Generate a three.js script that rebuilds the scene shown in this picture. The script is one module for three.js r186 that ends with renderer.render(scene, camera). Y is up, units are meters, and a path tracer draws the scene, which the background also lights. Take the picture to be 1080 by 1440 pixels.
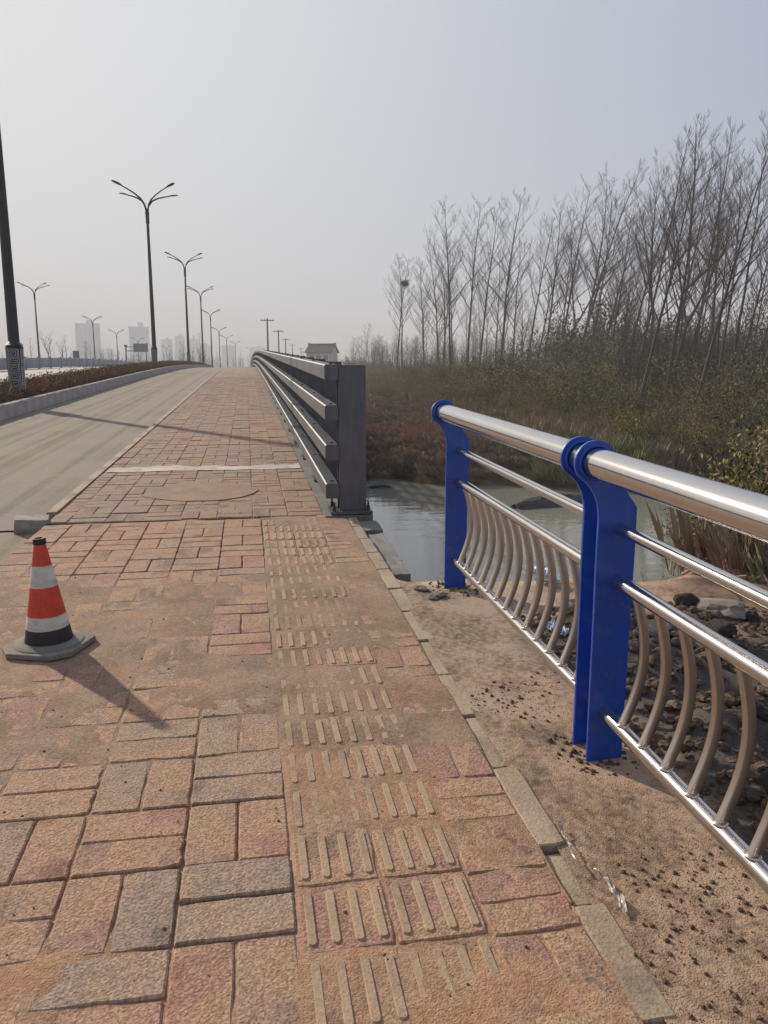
import * as THREE from 'three';
import { mergeGeometries } from 'three/addons/utils/BufferGeometryUtils.js';

// ------------------------------------------------------------------ camera, sky, sun, exposure
const scene = new THREE.Scene();
const EYE = 1.65, FPX = 1100, PITCH = Math.atan(203 / FPX), YAW = 9.79 * Math.PI / 180;
const camera = new THREE.PerspectiveCamera(2 * Math.atan(720 / FPX) * 180 / Math.PI, 0.75, 0.05, 6000);
camera.position.set(0, EYE, 0);
camera.lookAt(Math.sin(YAW) * Math.cos(PITCH), EYE - Math.sin(PITCH), -Math.cos(YAW) * Math.cos(PITCH));
const renderer = new THREE.WebGLRenderer({ antialias: true });
renderer.toneMapping = THREE.LinearToneMapping;
renderer.toneMappingExposure = 1.08;
renderer.outputColorSpace = THREE.SRGBColorSpace;
renderer.shadowMap.enabled = true;

const SUN_EL = 24 * Math.PI / 180, SUN_AZ = 30 * Math.PI / 180;
const sunDir = new THREE.Vector3(-Math.sin(SUN_AZ) * Math.cos(SUN_EL), Math.sin(SUN_EL), -Math.cos(SUN_AZ) * Math.cos(SUN_EL));
const sun = new THREE.DirectionalLight(new THREE.Color().setRGB(1, 0.88, 0.72), 5);
sun.position.copy(sunDir).multiplyScalar(80); sun.target.position.set(0, 0, -10);
sun.castShadow = true; sun.shadow.radius = 2.5; sun.shadow.mapSize.set(4096, 4096);
Object.assign(sun.shadow.camera, { left: -70, right: 70, top: 60, bottom: -60, near: 1, far: 260 });
scene.add(sun, sun.target);

const sstep = (a, b, x) => { const t = Math.min(1, Math.max(0, (x - a) / (b - a))); return t * t * (3 - 2 * t); };
const mix = (a, b, t) => a + (b - a) * t;
{ // hazy winter sky: pale near the sun, blue-grey away from it, warm at the horizon
  const W = 512, H = 256, data = new Float32Array(W * H * 4);
  const stops = [[0, .86, .85, .84], [14, .76, .76, .77], [30, .64, .66, .70], [46, .485, .52, .605], [64, .315, .37, .515], [85, .27, .32, .46], [120, .28, .33, .46], [180, .27, .32, .45]];
  for (let j = 0; j < H; j++) for (let i = 0; i < W; i++) {
    const el = ((j + .5) / H - .5) * Math.PI, ph = ((i + .5) / W - .5) * 2 * Math.PI;
    const d = [Math.cos(ph) * Math.cos(el), Math.sin(el), Math.sin(ph) * Math.cos(el)];
    const g = Math.acos(Math.min(1, d[0] * sunDir.x + d[1] * sunDir.y + d[2] * sunDir.z)) * 180 / Math.PI;
    let k = 0; while (k < stops.length - 2 && g > stops[k + 1][0]) k++;
    const t = Math.min(1, (g - stops[k][0]) / (stops[k + 1][0] - stops[k][0]));
    const hz = Math.exp(-Math.max(0, el) / .17);
    const warm = [.70, .67, .63], o = (j * W + i) * 4;
    for (let c = 0; c < 3; c++) data[o + c] = mix(mix(stops[k][c + 1], stops[k + 1][c + 1], t), warm[c], hz * .72);
    data[o + 3] = 1;
  }
  const sky = new THREE.DataTexture(data, W, H, THREE.RGBAFormat, THREE.FloatType);
  sky.mapping = THREE.EquirectangularReflectionMapping; sky.magFilter = THREE.LinearFilter; sky.minFilter = THREE.LinearFilter; sky.needsUpdate = true;
  scene.background = sky; scene.environment = sky;
}
scene.fog = new THREE.FogExp2(new THREE.Color().setRGB(.86, .87, .88), 0.0011);

// ------------------------------------------------------------------ helpers
function rng(seed) { let a = seed >>> 0; return () => { a = (a + 0x6D2B79F5) >>> 0; let t = a; t = Math.imul(t ^ (t >>> 15), t | 1); t ^= t + Math.imul(t ^ (t >>> 7), t | 61); return ((t ^ (t >>> 14)) >>> 0) / 4294967296; }; }
function hash(x, y, s) { let h = Math.imul(x, 374761393) + Math.imul(y, 668265263) + Math.imul(s, 1442695041) | 0; h = Math.imul(h ^ (h >>> 13), 1274126177); return ((h ^ (h >>> 16)) >>> 0) / 4294967296; }
function vn(x, y, s = 0, per = 0) {
  const xi = Math.floor(x), yi = Math.floor(y), fx = x - xi, fy = y - yi, u = fx * fx * (3 - 2 * fx), v = fy * fy * (3 - 2 * fy);
  const px = per ? per[0] ?? per : 0, py = per ? per[1] ?? per : 0, w = px ? (n) => ((n % px) + px) % px : (n) => n, q = py ? (n) => ((n % py) + py) % py : (n) => n;
  return mix(mix(hash(w(xi), q(yi), s), hash(w(xi + 1), q(yi), s), u), mix(hash(w(xi), q(yi + 1), s), hash(w(xi + 1), q(yi + 1), s), u), v) * 2 - 1;
}
function fbm(x, y, s = 0, oct = 4, per = 0) { let a = .5, r = 0; for (let k = 0; k < oct; k++) { r += a * vn(x, y, s + k * 17, per); x *= 2; y *= 2; per = per.length ? [per[0] * 2, per[1] * 2] : per * 2; a *= .5; } return r; }
// profile of road, walkway and bridge along d (= -z): a straight rise, then the hump of the bridge
const SL = 0.025;
function P(d) {
  if (d < 40) return SL * d;
  if (d < 160) { const x = d - 40; return 1 + SL * x - SL / 120 * x * x; }
  return Math.max(-.6, 1 - SL * (d - 160));
}
const slopeAt = (d) => Math.atan((P(d + .05) - P(d - .05)) / .1);
const counts = {};
function numbered(name) { const n = counts[name] = (counts[name] ?? -1) + 1; return n ? name + '_' + String(n).padStart(3, '0') : name; }
function shade(o) { o.castShadow = true; o.receiveShadow = true; return o; }
function part(name, geo, mat, parent) { const m = shade(new THREE.Mesh(geo, mat)); m.name = name; parent.add(m); return m; }
function thing(name, label, category, pos = [0, 0, 0], group) {
  const g = new THREE.Group(); g.name = numbered(name); g.position.set(...pos); g.userData = { label, category }; if (group) g.userData.group = group; scene.add(g); return g;
}
function single(name, geo, mat, label, category, group) { const m = part(numbered(name), geo, mat, scene); m.userData = { label, category }; if (group) m.userData.group = group; return m; }
function struct(name, geo, mat) { const m = geo ? part(name, geo, mat, scene) : new THREE.Group(); m.name = name; m.userData.kind = 'structure'; if (!geo) scene.add(m); return m; }
function copy(src, pos, ry = 0, label) { const c = src.clone(); c.name = numbered(src.name.replace(/_\d\d\d$/, '')); c.userData = { ...src.userData }; if (label) c.userData.label = label; c.position.set(...pos); c.rotation.y = ry; scene.add(c); return c; }
function stuff(o, label, category) { o.userData = { kind: 'stuff', label, category }; return o; }
const box = (w, h, l, x = 0, y = 0, z = 0) => new THREE.BoxGeometry(w, h, l).translate(x, y, z);
const cyl = (r0, r1, h, x = 0, y = 0, z = 0, n = 16) => new THREE.CylinderGeometry(r0, r1, h, n).translate(x, y, z);
const merge = (a) => mergeGeometries(a.map((g) => g.index ? g.toNonIndexed() : g));
function chbox(w, h, l, b, x = 0, y = 0, z = 0) { // box with chamfered edges, centre at x,y,z
  const s = new THREE.Shape(); const a = w / 2 - b, c = h / 2 - b;
  s.moveTo(-a, -c); s.lineTo(a, -c); s.lineTo(a, c); s.lineTo(-a, c); s.closePath();
  return new THREE.ExtrudeGeometry(s, { depth: l - 2 * b, bevelEnabled: true, bevelThickness: b, bevelSize: b, bevelSegments: 2 }).translate(x, y, z - l / 2 + b);
}
function rawGeo(pos, uv, idx, col) {
  const g = new THREE.BufferGeometry(); g.setAttribute('position', new THREE.Float32BufferAttribute(pos, 3));
  if (uv) g.setAttribute('uv', new THREE.Float32BufferAttribute(uv, 2));
  if (col) g.setAttribute('color', new THREE.Float32BufferAttribute(col, 3));
  if (idx) g.setIndex(idx); g.computeVertexNormals(); return g;
}
// cross-section [[x, y], ...] swept along d, riding on the profile P; uv in metres
function ribbon(prof, ds, closed = false, flat = 0) {
  const pos = [], uv = [], n = prof.length, m = closed ? n : n - 1;
  const put = (x, y, d, u) => { pos.push(x, (flat ? 0 : P(d)) + y, -d); uv.push(u, d); };
  let u0 = 0;
  for (let i = 0; i < m; i++) {
    const a = prof[i], b = prof[(i + 1) % n], u1 = u0 + Math.hypot(b[0] - a[0], b[1] - a[1]);
    for (let k = 0; k < ds.length - 1; k++) {
      const p = ds[k], q = ds[k + 1];
      put(a[0], a[1], p, u0); put(b[0], b[1], p, u1); put(b[0], b[1], q, u1);
      put(a[0], a[1], p, u0); put(b[0], b[1], q, u1); put(a[0], a[1], q, u0);
    }
    u0 = u1;
  }
  if (closed) for (const d of [ds[0], ds[ds.length - 1]]) for (let i = 1; i < n - 1; i++) for (const v of [prof[0], prof[i], prof[i + 1]]) put(v[0], v[1], d, v[0]);
  return rawGeo(pos, uv);
}
function steps(a, b, s) { const n = Math.max(1, Math.round((b - a) / s)), r = []; for (let i = 0; i <= n; i++) r.push(a + (b - a) * i / n); return r; }
class Tubes { // many tapered tubes in one geometry
  constructor() { this.p = []; this.n = []; this.i = []; }
  add(pts, rad, sides) {
    const t = new THREE.Vector3(), a = new THREE.Vector3(), b = new THREE.Vector3(), base = this.p.length / 3, N = pts.length;
    for (let k = 0; k < N; k++) {
      t.subVectors(pts[Math.min(N - 1, k + 1)], pts[Math.max(0, k - 1)]).normalize();
      a.set(Math.abs(t.y) > .9 ? 1 : 0, Math.abs(t.y) > .9 ? 0 : 1, 0).cross(t).normalize(); b.crossVectors(t, a);
      for (let s = 0; s < sides; s++) {
        const f = s / sides * Math.PI * 2, c = Math.cos(f), q = Math.sin(f), nx = a.x * c + b.x * q, ny = a.y * c + b.y * q, nz = a.z * c + b.z * q;
        this.p.push(pts[k].x + nx * rad[k], pts[k].y + ny * rad[k], pts[k].z + nz * rad[k]); this.n.push(nx, ny, nz);
      }
      if (k) for (let s = 0; s < sides; s++) { const s2 = (s + 1) % sides, o = base + (k - 1) * sides, e = base + k * sides; this.i.push(o + s, o + s2, e + s, o + s2, e + s2, e + s); }
    }
  }
  build() { const g = new THREE.BufferGeometry(); g.setAttribute('position', new THREE.Float32BufferAttribute(this.p, 3)); g.setAttribute('normal', new THREE.Float32BufferAttribute(this.n, 3)); g.setIndex(this.i); return g; }
}
const V = (x, y, z) => new THREE.Vector3(x, y, z);
function tube(pts, r, sides = 10) { const T = new Tubes(); T.add(pts, pts.map((_, i) => Array.isArray(r) ? r[i] : r), sides); return T.build(); }

// ------------------------------------------------------------------ textures and materials
const toS = (c) => { c = Math.min(1, Math.max(0, c)); return 255 * (c <= .0031308 ? c * 12.92 : 1.055 * Math.pow(c, 1 / 2.4) - .055); };
function tex(size, fn, srgb = true) {
  const data = new Uint8Array(size * size * 4);
  for (let j = 0; j < size; j++) for (let i = 0; i < size; i++) {
    const c = fn(i / size, j / size), o = (j * size + i) * 4;
    if (srgb) { data[o] = toS(c[0]); data[o + 1] = toS(c[1]); data[o + 2] = toS(c[2]); } else data[o] = data[o + 1] = data[o + 2] = 255 * Math.min(1, Math.max(0, c));
    data[o + 3] = 255;
  }
  const t = new THREE.DataTexture(data, size, size); t.wrapS = t.wrapT = THREE.RepeatWrapping; t.magFilter = THREE.LinearFilter; t.minFilter = THREE.LinearMipmapLinearFilter; t.generateMipmaps = true;
  if (srgb) t.colorSpace = THREE.SRGBColorSpace; t.needsUpdate = true; return t;
}
const rep = (t, r) => { const c = t.clone(); c.repeat.set(r, r); c.needsUpdate = true; return c; };
const mulc = (c, k) => c.map((v) => v * k);
const mixc = (a, b, t) => a.map((v, i) => mix(v, b[i], t));
// grain: near-white multiplier maps (1 m tile) so that colours come from material or vertex colours
const sandMap = tex(1024, (u, v) => {
  const c = fbm(u * 6, v * 6, 3, 4, 6), f = fbm(u * 96, v * 96, 9, 3, 96), sp = hash(Math.floor(u * 512), Math.floor(v * 512), 5);
  let k = .80 + c * .22 + f * .34; if (sp > .985) k *= .55; if (sp < .02) k *= 1.25;
  return mixc([k, k, k], [k * 1.06, k * .95, k * .84], sstep(-.3, .4, fbm(u * 4, v * 4, 31, 3, 4)));
});
const sandBump = tex(1024, (u, v) => .5 + fbm(u * 9, v * 9, 13, 5, 9) * .5 + fbm(u * 230, v * 230, 19, 2, 230) * .5 - (hash(Math.floor(u * 340), Math.floor(v * 340), 6) > .97 ? .2 : 0), false);
function brickTex(base, dust, amount, seed) {
  return tex(1024, (u, v) => {
    const d = sstep(-.12, .22, fbm(u * 6, v * 6, seed, 5, 6) + amount - .05), f = fbm(u * 170, v * 170, seed + 40, 3, 170), sp = hash(Math.floor(u * 512), Math.floor(v * 512), seed);
    const sm = sstep(.15, .5, fbm(u * 9, v * 3, seed + 80, 4, [9, 3]) );
    let c = mixc(mixc(base, mulc(base, .62), sm * .85), dust, d * .85); let k = 1 + f * .7 + .18 * fbm(u * 30, v * 30, seed + 60, 3, 30); if (sp > .988) k *= .5; return mulc(c, k);
  });
}
const DUST = [.345, .215, .128];
const brickMaps = [brickTex([.285, .165, .12], DUST, .14, 101), brickTex([.285, .19, .13], DUST, .18, 202), brickTex([.272, .198, .148], [.315, .215, .142], .13, 303), brickTex([.30, .165, .115], DUST, .14, 404)];
const brickBump = tex(1024, (u, v) => .5 + fbm(u * 14, v * 14, 23, 3, 14) * .3 + fbm(u * 150, v * 150, 29, 2, 150) * .6, false);
const concMap = tex(1024, (u, v) => {
  const c = fbm(u * 4, v * 4, 51, 5, 4), f = fbm(u * 120, v * 120, 57, 3, 120), st = sstep(.2, .5, fbm(u * 8, v * 3, 61, 4, [8, 3])), sp = hash(Math.floor(u * 256), Math.floor(v * 256), 8);
  let k = .86 + c * .3 + f * .26 - st * .16; if (sp > .985) k *= .6; return [k, k * .99, k * .97];
});
const roadMap = tex(1024, (u, v) => { // 4 m tile, wheel-drawn dust streaks along v
  const st = fbm(u * 36, v * 1, 71, 4, [36, 1]), c = fbm(u * 5, v * 5, 73, 5, 5), f = fbm(u * 200, v * 200, 77, 2, 200);
  const k = .86 + st * .42 + c * .2 + f * .26; return mixc([k, k * .99, k * .97], [k * 1.07, k * .97, k * .85], sstep(-.2, .35, fbm(u * 6, v * 1, 79, 4, [6, 1]) + c * .4));
});
const soilMap = tex(1024, (u, v) => {
  const c = fbm(u * 8, v * 8, 91, 5, 8), f = fbm(u * 90, v * 90, 93, 3, 90); let k = .82 + c * .55 + f * .5; if (hash(Math.floor(u * 300), Math.floor(v * 300), 3) > .97) k *= .5; return [k, k * .98, k * .95];
});
const steelMap = tex(512, (u, v) => { const c = fbm(u * 4, v * 4, 111, 5, 4), f = fbm(u * 60, v * 6, 117, 3, [60, 6]); const k = .86 + c * .3 + f * .18; return [k, k * .99, k * .96]; });
const blueMap = tex(512, (u, v) => { const k = .95 + fbm(u * 6, v * 6, 121, 4, 6) * .16; const d = sstep(.28, .5, fbm(u * 22, v * 22, 127, 3, 22)) * .28; return mixc([.002 * k, .05 * k, .34 * k], [.2, .17, .15], d * .35); });
const smudge = tex(512, (u, v) => .17 + sstep(0, .5, fbm(u * 5, v * 5, 131, 5, 5)) * .2 + fbm(u * 60, v * 60, 137, 2, 60) * .04, false);

const std = (o) => new THREE.MeshStandardMaterial(o);
const rgb = (r, g, b) => new THREE.Color().setRGB(r, g, b);
const M = {
  sand: std({ map: sandMap, bumpMap: sandBump, bumpScale: .0035, roughness: 1, vertexColors: true }),
  soil: std({ map: rep(soilMap, .5), bumpMap: rep(sandBump, 1), bumpScale: .004, roughness: 1, vertexColors: true }),
  bricks: brickMaps.map((m) => std({ map: m, bumpMap: brickBump, bumpScale: .0032, roughness: .95 })),
  edge: std({ map: concMap, bumpMap: brickBump, bumpScale: .002, color: rgb(.38, .30, .21), roughness: .95 }),
  concrete: std({ map: concMap, bumpMap: brickBump, bumpScale: .003, color: rgb(.40, .37, .335), roughness: .95 }),
  darkConcrete: std({ map: concMap, bumpMap: brickBump, bumpScale: .003, color: rgb(.17, .17, .165), roughness: .9 }),
  joint: std({ map: concMap, bumpMap: brickBump, bumpScale: .003, color: rgb(.56, .50, .46), roughness: .9 }),
  road: std({ map: rep(roadMap, .25), bumpMap: rep(sandBump, .6), bumpScale: .006, color: rgb(.235, .198, .155), roughness: .95 }),
  highway: std({ map: rep(roadMap, .125), color: rgb(.40, .365, .35), roughness: .8 }),
  bedding: std({ map: sandMap, color: rgb(.28, .19, .13), roughness: 1 }),
  kerb: std({ map: rep(concMap, .6), bumpMap: brickBump, bumpScale: .002, color: rgb(.47, .44, .43), roughness: .9 }),
  steel: std({ map: rep(steelMap, .7), color: rgb(.115, .12, .135), roughness: .42, metalness: .3, bumpMap: rep(brickBump, 1), bumpScale: .0006 }),
  bolt: std({ color: rgb(.05, .045, .04), roughness: .6, metalness: .5 }),
  blue: new THREE.MeshPhysicalMaterial({ map: blueMap, roughness: .42, clearcoat: .2, clearcoatRoughness: .25 }),
  chrome: std({ color: rgb(.66, .63, .60), metalness: 1, roughness: .2, roughnessMap: null }),
  brushed: std({ color: rgb(.56, .50, .45), metalness: 1, roughness: .3 }),
  lamp: std({ color: rgb(.009, .009, .011), roughness: .55 }),
  fret: std({ color: rgb(.5, .5, .5), roughness: .6 }),
  panel: std({ map: rep(concMap, .3), color: rgb(.28, .315, .35), roughness: .6 }),
  bark: std({ map: soilMap, color: rgb(.085, .07, .06), roughness: 1 }),
  twig: std({ color: rgb(.05, .04, .037), roughness: 1 }),
  stem: std({ color: rgb(.13, .095, .06), roughness: 1 }),
  leaf: new THREE.MeshPhysicalMaterial({ vertexColors: true, roughness: .85, transmission: .25, thickness: 0, side: THREE.DoubleSide }),
  leafS: std({ vertexColors: true, roughness: .9, side: THREE.DoubleSide }),
  water: new THREE.MeshPhysicalMaterial({ color: rgb(.22, .225, .185), roughness: .03, ior: 2.0, bumpMap: null }),
  clod: std({ map: soilMap, color: rgb(.27, .19, .135), roughness: 1, bumpMap: sandBump, bumpScale: .006 }),
  darkSoil: std({ map: soilMap, color: rgb(.08, .07, .064), roughness: 1, bumpMap: sandBump, bumpScale: .01 }),
  orange: std({ map: steelMap, color: rgb(.66, .06, .02), roughness: .55 }),
  white: std({ map: concMap, color: rgb(.66, .64, .58), roughness: .6 }),
  rubber: std({ map: steelMap, color: rgb(.022, .022, .028), roughness: .7 }),
  dustyRubber: std({ map: concMap, bumpMap: brickBump, bumpScale: .001, color: rgb(.24, .215, .185), roughness: .95 }),
  plastic: new THREE.MeshPhysicalMaterial({ color: rgb(.38, .34, .3), roughness: .35, transmission: .3, thickness: 0, side: THREE.DoubleSide }),
  plaster: std({ map: concMap, color: rgb(.62, .6, .57), roughness: .9 }),
  roofTile: std({ map: soilMap, color: rgb(.10, .095, .09), roughness: .9 }),
  glass: std({ color: rgb(.05, .06, .07), roughness: .1 }),
  tower: std({ map: rep(concMap, .05), color: rgb(.72, .73, .74), roughness: .9 }),
  towerDark: std({ color: rgb(.5, .52, .54), roughness: .7 }),
  pole: std({ map: concMap, color: rgb(.16, .15, .145), roughness: .9 }),
  signback: std({ map: steelMap, color: rgb(.2, .21, .22), roughness: .6, metalness: .3 }),
};
M.chrome.roughness = .13;

// ------------------------------------------------------------------ terrain, river
const poly = (pts, x) => { if (x <= pts[0][0]) return pts[0][1]; for (let i = 1; i < pts.length; i++) if (x <= pts[i][0]) return mix(pts[i - 1][1], pts[i][1], (x - pts[i - 1][0]) / (pts[i][0] - pts[i - 1][0])); return pts[pts.length - 1][1]; };
const NEAR = [[1, 5.75], [2, 5.75], [2.7, 6.3], [4.2, 8.4], [8.5, 14.8], [13.2, 21], [18, 24.5], [30, 28], [60, 34], [400, 60]];
const FAR = [[-50, 33], [4.6, 31.3], [5.4, 32.4], [6.4, 31.4], [8.2, 29.2], [9.4, 28.6], [13.6, 27], [18, 28], [30, 32], [60, 38], [400, 64]];
const WID = [[1, .35], [2, .45], [2.8, 1.2], [4.5, 4], [8, 8], [14, 13], [30, 22], [400, 30]];
const WATER = -3;
function T(x, d) {
  const wob = fbm(x * .55, d * .55, 7, 3) * 1.1 * Math.min(1, Math.max(0, (x - 1.6) / 3)) + fbm(x * 3, d * 3, 8, 2) * .25;
  const dn = poly(NEAR, x) + wob, df = poly(FAR, x) + wob * 1.6;
  if (d <= (dn + df) / 2 || x < 2.5 && d < 14) {
    const s = (dn - d), k = sstep(0, 1, s / poly(WID, x) + .02);
    let top = P(Math.max(-6, Math.min(d, 9))) - .004 + .012 * fbm(x * 2.2, d * 2.2, 5, 4) + .004 * fbm(x * 9, d * 9, 6, 3);
    if (x > 1.5) { // excavated soil heaped behind the railing, rougher ground beyond
      const heap = sstep(1.55, 1.95, x) * sstep(4.9, 3.9, d + (x - 2) * -.15) * sstep(3.3, 2.6, x - (3.5 - d) * .3);
      top += heap * (.05 + .16 * Math.abs(fbm(x * 3.2, d * 3.2, 15, 4)) + .10 * fbm(x * 9, d * 9, 16, 4));
      top += sstep(2.6, 4, x) * (.16 * fbm(x * .9, d * .9, 12, 4) + .05 * fbm(x * 6, d * 6, 14, 4)) - sstep(5, 30, x) * .8;
    }
    return mix(WATER - .5, top, k);
  }
  const s = d - df, k = sstep(-.6, 2.4, s);
  let y = mix(WATER - .5, WATER + .62, k) + Math.min(1.25, Math.max(0, s) * .035) + k * (.28 * fbm(x * .22, d * .22, 33, 4) + .10 * fbm(x * 1.3, d * 1.3, 35, 3));
  y += .55 * Math.exp(-(((x - 8) / 7) ** 2)) * sstep(1, 6, s) * sstep(40, 10, s);
  return y;
}
const grow = (a, b, s0, g) => { const r = [a]; let s = s0; while (r[r.length - 1] < b) { r.push(r[r.length - 1] + s); s *= g; } return r; };
{
  const xs = grow(.985, 420, .034, 1.027), ds = [...steps(-6, .9, .5).slice(0, -1), ...grow(.9, 640, .034, 1.024)];
  const pos = [], uv = [], col = [], idx = [];
  const tan = [.375, .26, .175], dark = [.085, .072, .064], red = [.15, .085, .058], mud = [.125, .083, .056], woods = [.085, .075, .04], grav = [.36, .32, .27], grey = [.30, .235, .18];
  for (const d of ds) for (const x of xs) {
    pos.push(x, T(x, d), -d); uv.push(x, d);
    const n = fbm(x * 1.1, d * 1.1, 41, 4), n2 = fbm(x * .12, d * .12, 43, 4), df = poly(FAR, x);
    let c;
    if (d < df - 1 && d < 26) {
      c = mixc(tan, grey, sstep(.02, .28, n) * .75);
      const heap = sstep(1.5, 1.66, x + n * .25) * sstep(4.6, 4.2, d + n * .6) * sstep(3.5, 3.0, x - (3.5 - d) * .3 + n);
      c = mixc(c, dark, heap);
      c = mixc(c, red, sstep(3.0, 3.7, x + n * 1.2 + Math.max(0, d - 4.3) * .35) );
      if (d > 5.45) c = mixc(c, red, .5);
    } else {
      c = mixc(mud, red, sstep(-.1, .35, n2 + n * .3));
      c = mixc(c, woods, sstep(6, 16, d - df + n2 * 14));
      const gx = (x - 11) / 6, gd = (d - 64) / 7; c = mixc(c, grav, sstep(1, .4, gx * gx + gd * gd + n * .8) * .8);
      c = mixc(c, [.10, .10, .035], sstep(2.4, .6, Math.abs(d - df - 1.2)) * sstep(0, .3, n + .1) * .7);
    }
    col.push(...mulc(c, 1 + n * .3));
  }
  const W = xs.length;
  for (let j = 0; j < ds.length - 1; j++) for (let i = 0; i < W - 1; i++) { const a = j * W + i; idx.push(a, a + 1, a + W, a + 1, a + W + 1, a + W); }
  struct('terrain', rawGeo(pos, uv, idx, col), M.soil);
}
{
  const g = new THREE.PlaneGeometry(520, 130, 200, 90).rotateX(-Math.PI / 2).translate(215, WATER, -68);
  const ripple = tex(512, (u, v) => .5 + fbm(u * 5, v * 16, 141, 4, [5, 16]) * .5 + fbm(u * 20, v * 50, 143, 3, [20, 50]) * .22, false);
  M.water.bumpMap = rep(ripple, 1); M.water.bumpScale = .006;
  const p = g.attributes.position, u = g.attributes.uv; for (let i = 0; i < p.count; i++) u.setXY(i, p.getX(i) / 6, p.getZ(i) / 6);
  struct('river', g, M.water);
}
{ // land to the left of the roads and far ahead
  const flat = std({ map: rep(soilMap, .02), color: rgb(.14, .12, .08), roughness: 1 });
  const g1 = new THREE.PlaneGeometry(3000, 3000, 4, 4).rotateX(-Math.PI / 2).translate(-1535, -1.1, -1000);
  const g2 = new THREE.PlaneGeometry(3000, 2000, 4, 4).rotateX(-Math.PI / 2).translate(600, -1.3, -1630);
  for (const g of [g1, g2]) { const p = g.attributes.position, u = g.attributes.uv; for (let i = 0; i < p.count; i++) u.setXY(i, p.getX(i), p.getZ(i)); }
  struct('plain', merge([g1, g2]), flat);
}

// ------------------------------------------------------------------ side road, median, carriageway
const far1 = [...steps(-8, 40, 2), ...steps(42, 170, 2), ...steps(180, 620, 20)];
struct('side_road', ribbon([[-5.8, -.085], [-1.93, -.085]], [...steps(-8, 7.78, 1)]), M.road);
struct('bridge_road', ribbon([[-5.8, -.55], [-5.8, -.075], [-1.93, -.075], [-1.93, -.55]], [7.81, ...far1.filter((d) => d > 8.5)]), M.road);
struct('carriageway', ribbon([[-33, 0], [-7.75, 0]], far1), M.highway);
{
  const bed = struct('median_bed', ribbon([[-7.75, .2], [-5.97, .24]], far1.filter((d) => d > 0)), std({ map: soilMap, color: rgb(.13, .085, .06), roughness: 1 }));
  const kerb = struct('median_kerb');
  const r = rng(5);
  for (let d = 6; d < 90; d += 1) part('kerb_stone', ribbon([[-5.975, -.4], [-5.975, .245], [-5.955, .262], [-5.785 + r() * .006, .262 + r() * .008], [-5.765, .24], [-5.76, -.4]], [d + .006, d + .5, d + .994], true), M.kerb, kerb);
  const rest = part('kerb_stones_beyond', ribbon([[-5.975, -.4], [-5.975, .26], [-5.765, .26], [-5.76, -.4]], steps(90, 240, 3), true), M.kerb, kerb); rest.userData.kind = 'stuff';
  const k2 = struct('carriageway_kerb', ribbon([[-7.95, -.1], [-7.95, .2], [-7.78, .22], [-7.75, .1]], far1.filter((d) => d > 0)), M.kerb);
}

// ------------------------------------------------------------------ walkway of pavers, tactile strip, sand
const SLA = Math.atan(SL);
function paverGeo(w, l, h, r, ox, oz) { // chipped, chamfered block, top at y = 0
  const out = [], nx = w > .25 ? 6 : 4, nz = l > .25 ? 6 : 4; const a = w / 2, c = l / 2;
  const jit = () => (r() - .5) * .0022 + (r() > .93 ? .006 : 0);
  for (let i = 0; i < nx; i++) out.push([-a + w * i / nx, -c, 0, 1]); for (let i = 0; i < nz; i++) out.push([a, -c + l * i / nz, -1, 0]);
  for (let i = 0; i < nx; i++) out.push([a - w * i / nx, c, 0, -1]); for (let i = 0; i < nz; i++) out.push([-a, c - l * i / nz, 1, 0]);
  const pos = [], uv = [], n = out.length, cut = [0, nx, nx + nz, 2 * nx + nz];
  const rings = [[], [], []];
  out.forEach(([x, z, ix, iz], i) => {
    const k = cut.includes(i) ? .001 + r() * .003 : 0, e = Math.max(0, jit()), b = .004 + r() * .003, cx = -Math.sign(x) * k, cz = -Math.sign(z) * k;
    const X = x + ix * e + cx, Z = z + iz * e + cz;
    const sx = cut.includes(i) ? -Math.sign(x) : ix, sz = cut.includes(i) ? -Math.sign(z) : iz;
    rings[0].push([X + sx * b, (r() - .5) * .0012, Z + sz * b]); rings[1].push([X, -b * .8, Z]); rings[2].push([X, -h, Z]);
  });
  const put = (v) => { pos.push(...v); uv.push(v[0] + ox, v[2] + oz + v[1]); };
  for (let i = 0; i < n; i++) {
    const j = (i + 1) % n; put([0, 0, 0]); put(rings[0][j]); put(rings[0][i]);
    for (let q = 0; q < 2; q++) { put(rings[q][i]); put(rings[q][j]); put(rings[q + 1][j]); put(rings[q][i]); put(rings[q + 1][j]); put(rings[q + 1][i]); }
  }
  return rawGeo(pos, uv);
}
function stadium(w, l, h, x, z, ox, oz) { // raised bar of a tactile tile
  const pos = [], uv = [], rg = [[], []]; const n = 5;
  for (const [q, s] of [[0, .72], [1, 1]]) for (const e of [1, -1]) for (let i = 0; i <= n; i++) { const f = (e > 0 ? 0 : Math.PI) + Math.PI * i / n, rw = w / 2 * s; rg[q].push([x + Math.cos(f) * rw, q ? -.002 : h, z + Math.sin(f) * rw + e * (l / 2 - w / 2)]); }
  const m = rg[0].length, put = (v) => { pos.push(...v); uv.push(v[0] + ox, v[2] + oz); };
  for (let i = 0; i < m; i++) { const j = (i + 1) % m; put([x, h, z]); put(rg[0][j]); put(rg[0][i]); put(rg[0][i]); put(rg[0][j]); put(rg[1][j]); put(rg[0][i]); put(rg[1][j]); put(rg[1][i]); }
  return rawGeo(pos, uv);
}
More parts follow.
